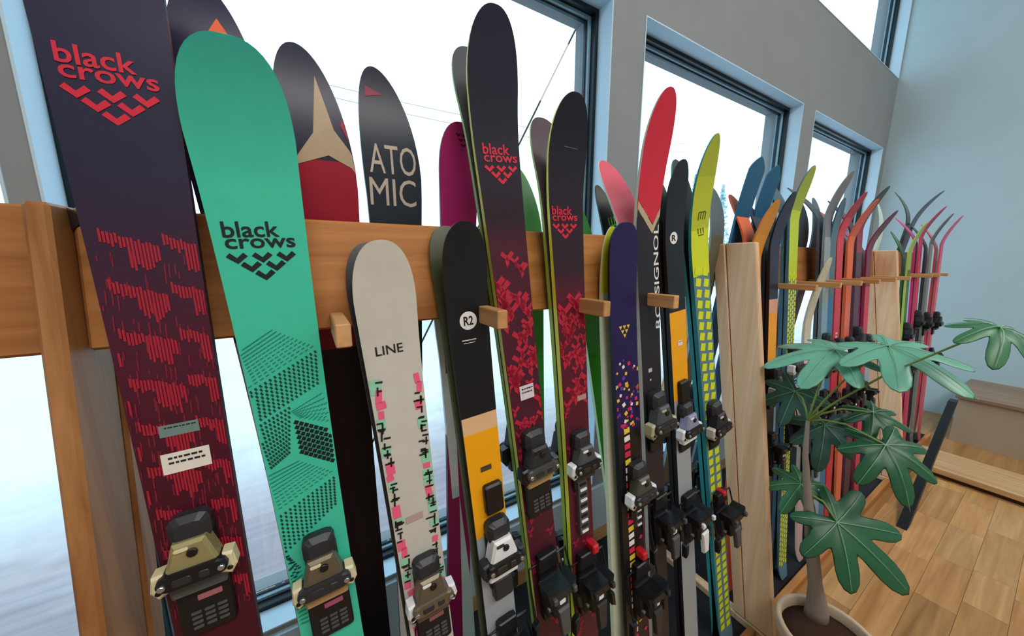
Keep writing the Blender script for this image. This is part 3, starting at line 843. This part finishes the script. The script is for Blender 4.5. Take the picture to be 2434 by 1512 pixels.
partner(f5, 'dark slim tip peeking out behind the tallest black ski', [(0, '#4c4b52'), (.2, '#3b6b3c')], side='#8fbf45', base='#5a5960', dz=.0)
f6 = Ski('ski', 'second tall black ski with round tip and red emblem, pinkish sticker below', GF, (1342, 400), (1383, 1250), 218, 0.110,
         stops=[('', '#1c1a2b'), ((1342, 400), '#211d2b'), ((1350, 640), '#2f1c28'), ((1352, 700), '#55192b'), (1.0, '#4a1626')], smooth=True, side='#ecec50', base='#3a7f3e', curve=0.05, tiplen=0.12, tipexp=2.3)
crows_logo(f6, 1342, 530, 0.076, RED)
x, d = f6.loc(1345, 358); f6.decal('scratch', [rect(x, d, 0.040, 0.0012, .05)], mat('#6d6a76', 0.6))
blotch(f6, 1352, 710, 1368, 980, 40, mat('#b3203a', 0.5), 8); blotch(f6, 1368, 980, 1410, 1500, 16, mat('#8c1d38', 0.5), 9)
sticker(f6, 1382, 944, 0.030, 0.014, mat('#b08d86', 0.6))
tx, td = f6.loc(1395, 1075)
toe(f6, td - .010, body=K_GRY, wing=K_WHT, bar=K_BLK, afd=K_DK, k=0.85, tread=False)
demo_rail(f6, f6.loc(1390, 1195)[1]); x, d = f6.loc(1400, 1290); prism(f6, 'release_button', rrect(x, d, .022, .026, .004), 0, .03, K_RED, f6.e)
heel(f6, f6.loc(1400, 1370)[1], accent=K_DK, k=1.12)
partner(f6, 'brownish slim tip peeking out behind the second tall black ski', [(0, '#5b4a55'), (.2, '#4a7a3c')], side='#9fbf45', base='#5f4d57', dz=-.0)

# 7: purple confetti ---------------------------------------------------------------------------
f7 = Ski('ski', 'blunt purple ski with yellow triangle emblem and bright confetti squares', GF, (1479, 650), (1505, 1250), 528, 0.108,
         stops=[('', '#241a4d'), ((1490, 950), '#231849'), ((1497, 1020), '#17171c'), (1.0, '#17171c')], side='#0c0c0f', base='#15151a', curve=0.02, tiplen=0.085, tipexp=2.6, waist=0.85)
YEL = mat('#e3c53a', 0.5)
x, d = f7.loc(1484, 785); q = .009; pol = []
for row, n in enumerate((3, 2, 1)):
    for i in range(n):
        xx, dd = x + (i - (n - 1) / 2) * q * 1.7, d - q + row * q * 1.35
        pol.append([(xx - q * .7, dd - q * .5), (xx + q * .7, dd - q * .5), (xx, dd + q * .7)])
f7.decal('triangle_emblem', pol, YEL)
cols = {'#e6c83d': [], '#d8284f': [], '#e9e6e4': [], '#5c3fa8': [], '#c9307a': []}
r7 = random.Random(11); kk = list(cols)
a, b = f7.loc(1488, 840)[1], f7.loc(1497, 1020)[1]
for i in range(56):
    t = r7.random() ** .6; d = a + (b - a) * t; w = f7.hw(d)
    cols[r7.choice(kk)].append(rect(r7.uniform(-w, w), d, *([r7.uniform(.006, .012)] * 2), r7.uniform(-.6, .6)))
d = b
i = 0
while d < f7.loc(1515, 1512)[1] + .25:
    w = f7.hw(d)
    cols[kk[(i * 2 + i // 3) % 3]].append(rect(-w * .22, d, .023, .017, r7.uniform(-.08, .08)))
    if i > 9 and i % 2: cols[r7.choice(kk)].append(rect(w * r7.uniform(.2, .8), d, .012, .012, r7.uniform(-.4, .4)))
    d += .0245; i += 1
for h, pol in cols.items(): f7.decal('confetti', pol, mat(h, 0.5))
tx, td = f7.loc(1525, 1135)
toe(f7, td, body=mat('#55564c', .4, metal=.3), wing=K_WHT, bar=K_DK, afd=K_BLK, k=0.95, tread=False, x=.012)
demo_rail(f7, f7.loc(1530, 1190)[1], x=.014, k=.8)
x, d = f7.loc(1520, 1305); prism(f7, 'release_button', rrect(.016, d, .022, .026, .004), 0, .03, K_RED, f7.e)
heel(f7, f7.loc(1525, 1390)[1], x=.012, accent=K_DK, k=1.2)
Ski('ski', 'slim yellow-tipped ski between the second tall black ski and the purple ski', GF, (1441, 650), (1450, 900), 538, .052, (0.575, 0.062), stops=[('', '#d9dc3c'), ((1442, 690), '#e2e9d2')], side='#e2e6c8', base='#d8dd3e', curve=.03, tiplen=.08, tipexp=2.3, waist=.85)

# 8: red tip, black with vertical letters --------------------------------------------------------
f8 = Ski('ski', 'ski with bright red curled tip, white sideways letters on its black body', GF, (1538, 560), (1562, 1250), 206, 0.104,
         stops=[('', '#cf2740'), ((1540, 480), '#cf2740'), ((1540, 492), '#b9a98a'), ((1540, 512), '#26242a'), (1.0, '#232228')], side='#c8c0b2', base='#ccaaaa', curve=0.085, clen=0.42, tiplen=0.13, tipexp=2.2, waist=0.80)
x, d = f8.loc(1540, 470); w = f8.hw(d) - .002
f8.decal('tan_chevron', [[(-w, d + .010), (.018, d + .075), (w, d + .030), (w, d + .050), (.018, d + .098), (-w, d + .030)]], mat('#b9a98a', .5))
f8.decal('dark_chevron', [[(-w, d + .032), (.018, d + .100), (w, d + .052), (w, d + .120), (-w, d + .120)]], mat('#26242a', .4), h=.0005)
f8.decal('red_chevron', [[(-w, d - .010), (w, d - .010), (w, d + .028), (.018, d + .072), (-w, d + .008)]], mat('#cf2740', .4), h=.0008)
f8.text('ROSSIGNOL', f8.loc(1560, 660), 0.022, mat('#e6e4e2', 0.5), 0.30, rot=math.pi / 2, bold=0.01)
x, d = f8.loc(1545, 880); f8.decal('print_mark', [rect(x, d, .016, .012), rect(x, d + .03, .006, .006)], mat('#b8b8c2', 0.5))
tx, td = f8.loc(1548, 985)
toe(f8, td, body=K_GRY, wing=mat('#b3b48e', .5), bar=K_DK, afd=K_BLK, k=1.0, tread=False)
heel(f8, f8.loc(1556, 1240)[1], k=1.12)
p8 = partner(f8, 'pale red curled tip spreading away behind the bright red ski', [(0, '#e0566a')], side='#e8d9d0', base='#e5687a', curve=.12, dz=-.10, bind=False)

# 9: black/yellow with peg --------------------------------------------------------------------------
f9 = Ski('ski', 'narrow black ski with small white badge turning yellow below the peg, beside lime ski', GF, (1603, 560), (1622, 1000), 378, 0.092,
         stops=[('', '#1c2029'), ((1612, 735), '#f0a716'), ((1615, 945), '#9aa0a6'), (1.0, '#8e9398')], side='#15161a', base='#1b1b20', curve=0.04, tiplen=0.12, waist=0.82)
badge(f9, 1600, 566, .018)
sticker(f9, 1616, 815, .024, .016, mat('#e2d9d6', .6), lines=1)
tx, td = f9.loc(1650, 990); toe(f9, td - .01, body=mat('#8d8fae', .4), wing=K_WHT, bar=K_BLK, afd=K_WHT, k=.9, tread=False)
prism(f9, 'front_plate', rrect(.004, td - .11, .046, .08, .006), 0, .014, K_BLK, f9.e)
heel(f9, f9.loc(1630, 1230)[1], accent=K_WHT, k=1.12)
partner(f9, 'dark partner ski behind the narrow black and yellow ski', [(0, '#23262e')], dz=0)

# 10: lime ski -----------------------------------------------------------------------------------------
f10 = Ski('ski', 'tall lime ski with curled tip and yellow dash chequers, against the near post', GF, (1664, 600), (1708, 1250), 316, 0.098,
         stops=[('', '#a9b325'), ((1662, 420), '#b6c023'), ((1664, 540), '#cfda1e'), ((1672, 650), '#5e7f8b'), (1.0, '#5f7c86')], side='#2f8f96', base='#2b3a40', curve=0.075, clen=0.36, tiplen=0.16, tipexp=2.0, waist=0.85)
x, d = f10.loc(1660, 515)
f10.decal('print_mark', [rect(x + i * .012 - .018, d + r7.uniform(-.004, .004), .004, .022, .15) for i in range(4)] + [rect(x + i * .014 - .016, d + .045, .004, .018, -.2) for i in range(3)] + [rect(x, d - .012, .036, .003), rect(x, d + .058, .030, .003)], mat('#3c4218', .5))
pol = []; d = f10.loc(1672, 640)[1]; i = 0
while d < f10.L - .06:
    w = f10.hw(d)
    for q in (-1, 1): pol.append(rect(q * w * .48, d + (.010 if q > 0 else 0), w * .62, .026, .30 if d < .95 else .06))
    d += .037; i += 1
f10.decal('yellow_dash', pol, mat('#d3de1f', .5))
tx, td = f10.loc(1705, 985); toe(f10, td, body=K_DK, wing=mat('#c8bfb0', .5), bar=K_BLK, afd=K_BLK, k=.95, tread=False)
heel(f10, f10.loc(1712, 1215)[1], k=1.2)
x, d = f10.loc(1705, 1165); prism(f10, 'release_button', rrect(x, d, .02, .02, .004), 0, .03, K_RED, f10.e)
partner(f10, 'teal-sided partner ski behind the tall lime ski', [(0, '#2d98a0')], side='#3aa3ad', base='#1e1f22', curve=.03, dz=-.03)

# ------------------------------------------------------------------ far bays, aisle side
def far_ski(label, A, B, tip, W, stops, side, curve=.085, clen=.22, plane=(0.55, 0.085), base='#222428', tiplen=.11, bind=True, toe_m=K_DK, wing=K_BLK, smooth=False, dashes=None, mottle=None, g=GF):
    s = Ski('ski', label, g, A, B, tip, W, plane, stops=stops, side=side, base=base, curve=curve * .78, clen=clen, tiplen=tiplen, tipexp=2.0, waist=.82, smooth=smooth, mottle=mottle, bend=1.45)
    if bind:
        d = s.L * .44
        toe(s, d, body=toe_m, wing=wing, tread=False, detail=1); heel(s, d + .32)
    return s
KM = (0.55, 0.085)
f11 = far_ski('golden orange ski with curled tip just past the near post', (1796, 620), None, 474, .10, [('', '#d08a1e'), ((1806, 560), '#d98f20'), ((1808, 650), '#e0701f'), ((1812, 800), '#c9503c')], '#e07a2c', wing=mat('#c9c76a', .5), toe_m=mat('#5c5068', .4), plane=(.655, .035))
partner(f11, 'orange-red tip spreading back behind the golden orange ski', [(0, '#ee6a32')], side='#e06030', base='#f07038', curve=.09, dz=.055, bind=False)
f12 = far_ski('narrow dark navy ski turning yellow low down, past the near post', (1842, 600), None, 455, .09, [('', '#26263e'), ((1845, 708), '#e0a488'), ((1846, 740), '#f0a11c'), ((1850, 850), '#2a2b30')], '#17171d', toe_m=mat('#5a6a5c', .4), wing=K_WHT)
f13 = far_ski('smaller second lime ski with curled tip, in the middle bay', (1886, 600), None, 393, .098, [('', '#98ab24'), ((1888, 500), '#b9cf22'), ((1888, 660), '#5d7f92')], '#5b86a0', toe_m=K_GRY, wing=K_WHT)
pol = []; d = f13.loc(1888, 650)[1]
while d < f13.L - .06:
    w = f13.hw(d)
    for q in range(4): pol.append(rect(-w + (q + .5) * w / 2, d + (.012 if q % 2 else 0), w * .36, .019, .18))
    d += .026
f13.decal('yellow_dash', pol, mat('#d3de1f', .5))
f14 = far_ski('short cream ski with curled tip in front of grey skis', (1922, 740), None, 612, .085, [('', '#c9c3a8'), ((1922, 800), '#d0c4bd'), ((1920, 860), '#b99a9c')], '#d8d2c0', curve=.10, clen=.34, toe_m=K_BLK, wing=mat('#d9d3c8', .5))
f15 = far_ski('light grey ski with curled grey tip in the middle bay', (1966, 620), None, 406, .095, [('', '#75757a'), ((1966, 560), '#8e9a9c'), ((1966, 720), '#7ba0b0'), (1.0, '#2f6f98')], '#7c8a8e', curve=.11, toe_m=K_DK, wing=K_WHT)
partner(f15, 'dark grey tip spreading back behind the light grey ski', [(0, '#4f5058')], side='#49505a', base='#5b5e68', curve=.15, dz=-.01, bind=False)
f15b = far_ski('blue-sided ski between the light grey and red skis', (1978, 640), None, 470, .09, [('', '#4d6a78'), ((1978, 700), '#2c6f98')], '#2a6d95', curve=.05, bind=True)
f16 = far_ski('bright red ski with dark red curled tip in the middle bay', (1996, 620), None, 456, .10, [('', '#9f2232'), ((1997, 520), '#c92f3f'), ((1996, 800), '#c4293f')], '#d03a48', curve=.12, toe_m=K_WHT, wing=K_RED)
x, d = f16.loc(1996, 790); f16.decal('print_mark', [rect(0, d + i * .02, .03, .010) for i in range(4)], mat('#e8c8c6', .5))
f17 = far_ski('orange ski with long curled tip beside the bright red ski', (2020, 640), None, 472, .10, [('', '#c8501f'), ((2022, 560), '#e0641f'), ((2020, 720), '#d96a50'), (1.0, '#b7503a')], '#e0714a', curve=.13)
f18a = far_ski('dark green-black ski with long curled tip above the orange ski', (2040, 640), None, 442, .10, [('', '#1f2d33'), ((2040, 520), '#8e1f32'), ((2040, 600), '#4d2a3c'), (1.0, '#33262e')], '#5a3a48', curve=.14)
f18b = far_ski('maroon ski with stubby curled tip beside the far post', (2064, 650), None, 500, .10, [('', '#4f1226'), ((2066, 560), '#6f1630'), ((2064, 680), '#c8324a'), (1.0, '#7a2636')], '#8e2040', curve=.14)
partner(f18b, 'magenta tip spreading back behind the maroon ski', [(0, '#b03b78')], side='#a23060', base='#c04a88', curve=.14, dz=-.03, bind=False)
for f_, lab, c_, b_ in ((f12, 'slate partner ski behind the narrow navy ski in the middle bay', '#2a2b3a', '#3a3c4a'), (f13, 'blue-grey partner ski behind the second lime ski', '#5b86a0', '#4c6a7c'),
                        (f16, 'pale red partner ski behind the bright red middle-bay ski', '#d0414f', '#e0606a'), (f17, 'rust partner ski behind the orange middle-bay ski', '#b7503a', '#c8664a'),
                        (f18a, 'plum partner ski behind the green-black curled ski', '#5a2a4a', '#6a3456')):
    partner(f_, lab, [(0, c_)], side=c_, base=b_, curve=f_.curve * 1.1, dz=-.02, bind=False)
# end bay
KE = (0.55, 0.075)
f20 = far_ski('lime-edged green ski, first past the far post', (2160, 650), None, 528, .09, [('', '#8eb43a'), ((2160, 640), '#2f6a2c')], '#b9d860', curve=.09, plane=KE)
f21 = far_ski('magenta ski with long pointed curled tip in the end bay', (2184, 650), None, 490, .09, [('', '#a32660'), ((2186, 560), '#c4206a'), ((2185, 620), '#d0425a')], '#d84a68', curve=.14, plane=KE)
f22 = far_ski('grey ski with thin curled tip in the end bay', (2208, 650), None, 507, .09, [('', '#48504f'), ((2208, 580), '#7c8684'), (1.0, '#6a5a70')], '#7d8a86', curve=.12, plane=(0.535, .065))
f23 = far_ski('pink and coral ski closest to the end wall', (2232, 650), None, 512, .09, [('', '#c93f80'), ((2232, 610), '#dc5a6a'), (1.0, '#d8506a')], '#e26a7c', curve=.11, plane=(0.52, .055))

for f_, lab, c_, b_ in ((f20, 'green partner ski first past the far post', '#2f6a3c', '#4a8a5a'), (f21, 'bright pink partner ski behind the magenta ski', '#d8307a', '#f06aa0'),
                        (f22, 'dark grey partner ski behind the grey end-bay ski', '#3a3a40', '#54565c'), (f23, 'coral partner ski behind the last pink ski', '#d84a50', '#e87a78')):
    partner(f_, lab, [(0, c_)], side=c_, base=b_, curve=f_.curve * 1.1, dz=-.04, bind=False)
# ------------------------------------------------------------------ window side
def rear(label, A, B, tip, W, stops, side='#22242a', **kw):
    kw.setdefault('curve', -.07); kw.setdefault('clen', .28); kw.setdefault('tiplen', .17); kw.setdefault('tipexp', 2.0); kw.setdefault('waist', .76)
    return Ski('ski', label, GR, A, B, tip, W, KR, stops=stops, side=side, base='#2a2b30', **kw)
r0 = rear('dark navy ski tip with orange triangle above the mint green ski', (505, 120), (652, 900), -45, .130, [('', '#232140'), (.30, '#b9c6e6'), (.36, '#eef5fb'), (1, '#e6eff8')], waist=.70, skew=.2, tiplen=.24)
x, d = r0.loc(510, 62); r0.decal('orange_triangle', [[(x, d - .026), (x + .036, d + .040), (x - .036, d + .040)]], mat('#f0602c', .5))
r0.decal('black_stroke', [rect(*r0.loc(640, 1310), .03, .004, .2), rect(*r0.loc(628, 1340), .02, .004, -.9), rect(*r0.loc(655, 1480), .06, .008, -.9)], BLK)
r1 = rear('dark ski with tan three-pointed star over a red lower half', (765, 420), (850, 1200), 108, .128, [('', '#2a2b40'), ((770, 375), '#9e1a30'), (.27, '#8e1428'), (.30, '#101015')], tipexp=2.1, skew=.32, tiplen=.25)
TANP = mat('#b7a183', .5)
x, d = r1.loc(772, 330)
r1.decal('tan_star', [[(x - .004, d - .115), (x + .018, d - .02), (x + .014, d + .02), (x - .016, d + .02), (x - .018, d - .01)],
                      [(x - .018, d - .01), (x - .016, d + .02), (x - .058, d + .052), (x - .050, d + .036)],
                      [(x - .016, d + .02), (x + .014, d + .02), (x + .004, d + .028), (x - .058, d + .052)],
                      [(x + .018, d - .02), (x + .058, d + .038), (x + .060, d + .056), (x + .004, d + .028), (x + .014, d + .02)]], TANP)
r1.decal('red_streak', [[(x + .030, d - .03), (x + .040, d - .05), (x + .058, d + .02), (x + .050, d + .015)]], mat('#9c2338', .5))
r2 = rear('dark slate ski tip with large pale letters in two rows', (938, 420), (965, 1000), 164, .118, [('', '#262838'), (.06, '#26303c'), (.33, '#2a2834'), (.36, '#eef3f8')], skew=.34, tiplen=.22)
PAL = mat('#c7b9a9', .5)
x, d = r2.loc(936, 380); r2.text('ATO', (x, d), .058, PAL, .096, bold=0.0)
x, d = r2.loc(936, 458); r2.text('MIC', (x, d), .056, PAL, .096, bold=0.0)
x, d = r2.loc(892, 205); r2.decal('red_triangle', [[(x - .012, d - .012), (x + .022, d), (x - .014, d + .010)]], mat('#8a2440', .5))
r3_ = rear('bright pink ski with tiny black bird emblem behind the rail', (1091, 400), (1092, 1200), 290, .098, [('', '#c9347c'), ((1091, 420), '#c0307a'), (.32, '#a8246a'), (1, '#8e1c5a')], smooth=True, curve=.012, tiplen=.10, tipexp=2.5)  # darker pink low down is shade below the rail, put into the stops
x, d = r3_.loc(1098, 325); pol = []
for row, n in enumerate((3, 2, 1)):
    for i in range(n): pol += crow(x + (i - (n - 1) / 2) * .013, d + row * .010, .006)
r3_.decal('bird_emblem', pol, mat('#3a1028', .5))
rw = rear('white ski with teal smudges between the pink and yellow skis', (1080, 1000), (1100, 1300), 640, .06, [('', '#e6f0f6'), ((1098, 1150), '#c8e4ea')], side='#dfe6ee')
rear('leaf green ski standing behind the second tall black ski', (1262, 500), (1275, 1000), 395, .085, [('', '#4aa352'), ((1262, 560), '#2f9142'), (1, '#1f8a3a')], side='#2f9a48')
rear('wide bright green ski seen on both sides of the second tall black ski', (1385, 560), (1432, 950), 440, .10, [('', '#3f9a4c'), (.3, '#2f9a24'), (1, '#2f9a24')], side='#cfe6c0')
rg = rear('black ski with lime lettering bits beside the pale red tip', (1462, 520), (1475, 900), 440, .075, [('', '#15211a')], side='#2a3a2a')
x, d = rg.loc(1468, 525); rg.decal('lime_print', [rect(x + i * .012 - .015, d, .004, .024, .1) for i in range(3)] + [rect(x, d + .015, .03, .005)], mat('#63d13a', .5))
rear('olive grey ski tip standing above the near post', (1714, 540), None, 446, .10, [('', '#5d6a70'), (.1, '#60604f')], side='#8a9aa0', tiplen=.13)
rear('dark teal ski with cut-off tip behind the orange tips', (1770, 500), None, 372, .12, [('', '#1f5c80'), (1, '#17506f')], side='#2a6a90', tiplen=.05, tipexp=1.3, curve=.02)
rear('second dark teal ski with cut-off tip beside the first', (1812, 500), None, 392, .12, [('', '#215f85'), (1, '#17506f')], side='#2a6a90', tiplen=.05, tipexp=1.3, curve=.02)
rear('dark slate ski behind the lime and cream skis', (1915, 560), None, 475, .12, [('', '#3c444c')], side='#4d5a60')
rear('grey-teal ski rising behind the cream ski', (1945, 560), None, 470, .12, [('', '#5a7076')], side='#6f8a8e')
rv = rear('dark green-grey ski with curled tip rising behind the far post', (2150, 590), None, 453, .10, [('', '#46555a')], side='#5a666a', curve=.10, clen=.3)
partner(rv, 'olive tip curling towards the window behind the far post', [(0, '#4a5a48')], side='#44523f', base='#50604c', curve=.14, bind=False)
rear('pale mint ski tip standing by the window corner', (2095, 560), None, 485, .08, [('', '#cfe6da')], side='#d8ece2')

# ------------------------------------------------------------------ potted plant
PC = Vector((1.465, 0.275, 0))
M_POT = mat('#cdb79c', .6, bump=.1, scale=30); M_SOIL = mat('#3a2216', .95, bump=.8, scale=120)
M_BARK = mat('#8d8074', .85, bump=.4, scale=60)
plant = empty('potted_plant', PC); tag(plant, 'potted plant with bare trunk and large hand-shaped green leaves', 'plant')
def lathe(name, prof, m, parent, seg=32, smooth=True):
    bm = bmesh.new()
    rings = [[Vector((r * math.cos(a), r * math.sin(a), z)) for a in [2 * math.pi * i / seg for i in range(seg)]] for r, z in prof]
    add_loft(bm, rings); return from_bm(name, bm, m, parent, smooth)
lathe('pot', [(.098, 0), (.112, .08), (.124, .2), (.129, .246), (.142, .252), (.147, .274), (.143, .282), (.147, .292), (.144, .304), (.134, .305), (.130, .300), (.128, .27), (.120, .2)], M_POT, plant)
lathe('soil', [(.122, .24), (.126, .268), (.08, .276), (.03, .28)], M_SOIL, plant)
tb = at_z(1940, 1462, .28) - PC
def onp(px, py, x): return at_x(px, py, x) - PC
tr = [tb - Vector((0, 0, .02)), tb + Vector((0, 0, .03)), onp(1938, 1390, 1.50), onp(1930, 1300, 1.50), onp(1920, 1180, 1.51), onp(1914, 1080, 1.52), onp(1920, 1000, 1.54)]
bm = bmesh.new(); add_tube(bm, tr, [.038, .034, .022, .019, .014, .009, .006], 12); from_bm('trunk', bm, M_BARK, plant, True)
def leaf_mat(name, a, b):
    m = mat(a, .38, spec=.5, scale=25)
    return m
LEAFS = {'top': mat('#6cb097', .32, spec=.5, scale=25), 'mid': mat('#3f7a52', .4, spec=.5, scale=25), 'dark': mat('#1f5a3a', .4, spec=.45, scale=25), 'teal': mat('#3a6a62', .4, spec=.45, scale=25)}  # top leaves have a minty sky reflection put into their colour
M_STEM = mat('#7f9a4f', .5); M_VEIN = mat('#7fb08c', .5)
def leaf(center, direction, normal, R, kind, droop=.35, lobes=7, spread=270, seed=0):
    """palmate leaf: direction = middle lobe, normal = upper side"""
    r = random.Random(seed)
    n = Vector(normal).normalized(); a = Vector(direction); a = (a - n * a.dot(n)).normalized(); b = n.cross(a)
    C = Vector(center)
    bm = bmesh.new()
    hub = bm.verts.new(C)
    sp = math.radians(spread)
    prev_notch = None; first = None
    def P(rad, ang, fold=0.0):
        z = -droop * rad * rad / R + fold
        return C + (a * math.cos(ang) + b * math.sin(ang)) * rad + n * z
    for i in range(lobes):
        t = (i / (lobes - 1) - .5) * sp
        l = R * (1 - .42 * abs(t) / (sp / 2)) * r.uniform(.9, 1.05)
        h = sp / (lobes - 1) / 2
        nl = bm.verts.new(P(R * .36, t - h, -.004)) if prev_notch is None else prev_notch
        nr = bm.verts.new(P(R * .36, t + h, -.004))
        mid1 = bm.verts.new(P(l * .34, t, .004)); mid2 = bm.verts.new(P(l * .68, t, .003)); tip = bm.verts.new(P(l, t))
        w = 1.0 * h
        s1, s2 = bm.verts.new(P(l * .52, t - w * .80, -.003)), bm.verts.new(P(l * .52, t + w * .80, -.003))
        s3, s4 = bm.verts.new(P(l * .82, t - w * .52, -.004)), bm.verts.new(P(l * .82, t + w * .52, -.004))
        for f in ((hub, nl, mid1), (hub, mid1, nr), (nl, s1, mid1), (mid1, s1, mid2), (nr, mid1, s2), (mid1, mid2, s2), (s1, s3, mid2), (s2, mid2, s4), (s3, tip, mid2), (s4, mid2, tip)):
            bm.faces.new(f)
        prev_notch = nr
    me = bpy.data.meshes.new('leaf'); bmesh.ops.recalc_face_normals(bm, faces=bm.faces); bm.to_mesh(me); bm.free()
    for p in me.polygons: p.use_smooth = True
    o = link('leaf', me, LEAFS[kind], plant)
    sd = o.modifiers.new('thick', 'SOLIDIFY'); sd.thickness = .0012
    vb = bmesh.new()
    for i in range(lobes):
        t = (i / (lobes - 1) - .5) * sp; l = R * (1 - .42 * abs(t) / (sp / 2)) * .9
        add_tube(vb, [P(l * q, t, .0055 if q else .002) for q in (0, .25, .5, .75, 1)], [.0016, .0014, .0012, .0009, .0005], 4)
    vo = from_bm('leaf_veins', vb, M_VEIN, o); vo['kind'] = 'stuff'
    ss = o.modifiers.new('sub', 'SUBSURF'); ss.levels = 1; ss.render_levels = 1
    return o
def petiole(p0, p1, sag=.03):
    p0, p1 = Vector(p0), Vector(p1)
    m = (p0 + p1) / 2 + Vector((0, 0, sag))
    bm = bmesh.new(); add_tube(bm, [p0, (p0 * .6 + m * .4) + Vector((0, 0, sag * .3)), m, (p1 * .6 + m * .4), p1], [.004, .0036, .0033, .003, .003], 6)
    from_bm('leaf_stalk', bm, M_STEM, plant, True)
top = tr[-1]
def put(px, py, x, tpx, tpy, tx, nrm, R, kind, base=None, droop=.35, lobes=7, spread=270, seed=0, sag=.03):
    c = onp(px, py, x); t = onp(tpx, tpy, tx)
    leaf(c, t - c, nrm, R, kind, droop, lobes, spread, seed)
    petiole(base if base is not None else top, c, sag)
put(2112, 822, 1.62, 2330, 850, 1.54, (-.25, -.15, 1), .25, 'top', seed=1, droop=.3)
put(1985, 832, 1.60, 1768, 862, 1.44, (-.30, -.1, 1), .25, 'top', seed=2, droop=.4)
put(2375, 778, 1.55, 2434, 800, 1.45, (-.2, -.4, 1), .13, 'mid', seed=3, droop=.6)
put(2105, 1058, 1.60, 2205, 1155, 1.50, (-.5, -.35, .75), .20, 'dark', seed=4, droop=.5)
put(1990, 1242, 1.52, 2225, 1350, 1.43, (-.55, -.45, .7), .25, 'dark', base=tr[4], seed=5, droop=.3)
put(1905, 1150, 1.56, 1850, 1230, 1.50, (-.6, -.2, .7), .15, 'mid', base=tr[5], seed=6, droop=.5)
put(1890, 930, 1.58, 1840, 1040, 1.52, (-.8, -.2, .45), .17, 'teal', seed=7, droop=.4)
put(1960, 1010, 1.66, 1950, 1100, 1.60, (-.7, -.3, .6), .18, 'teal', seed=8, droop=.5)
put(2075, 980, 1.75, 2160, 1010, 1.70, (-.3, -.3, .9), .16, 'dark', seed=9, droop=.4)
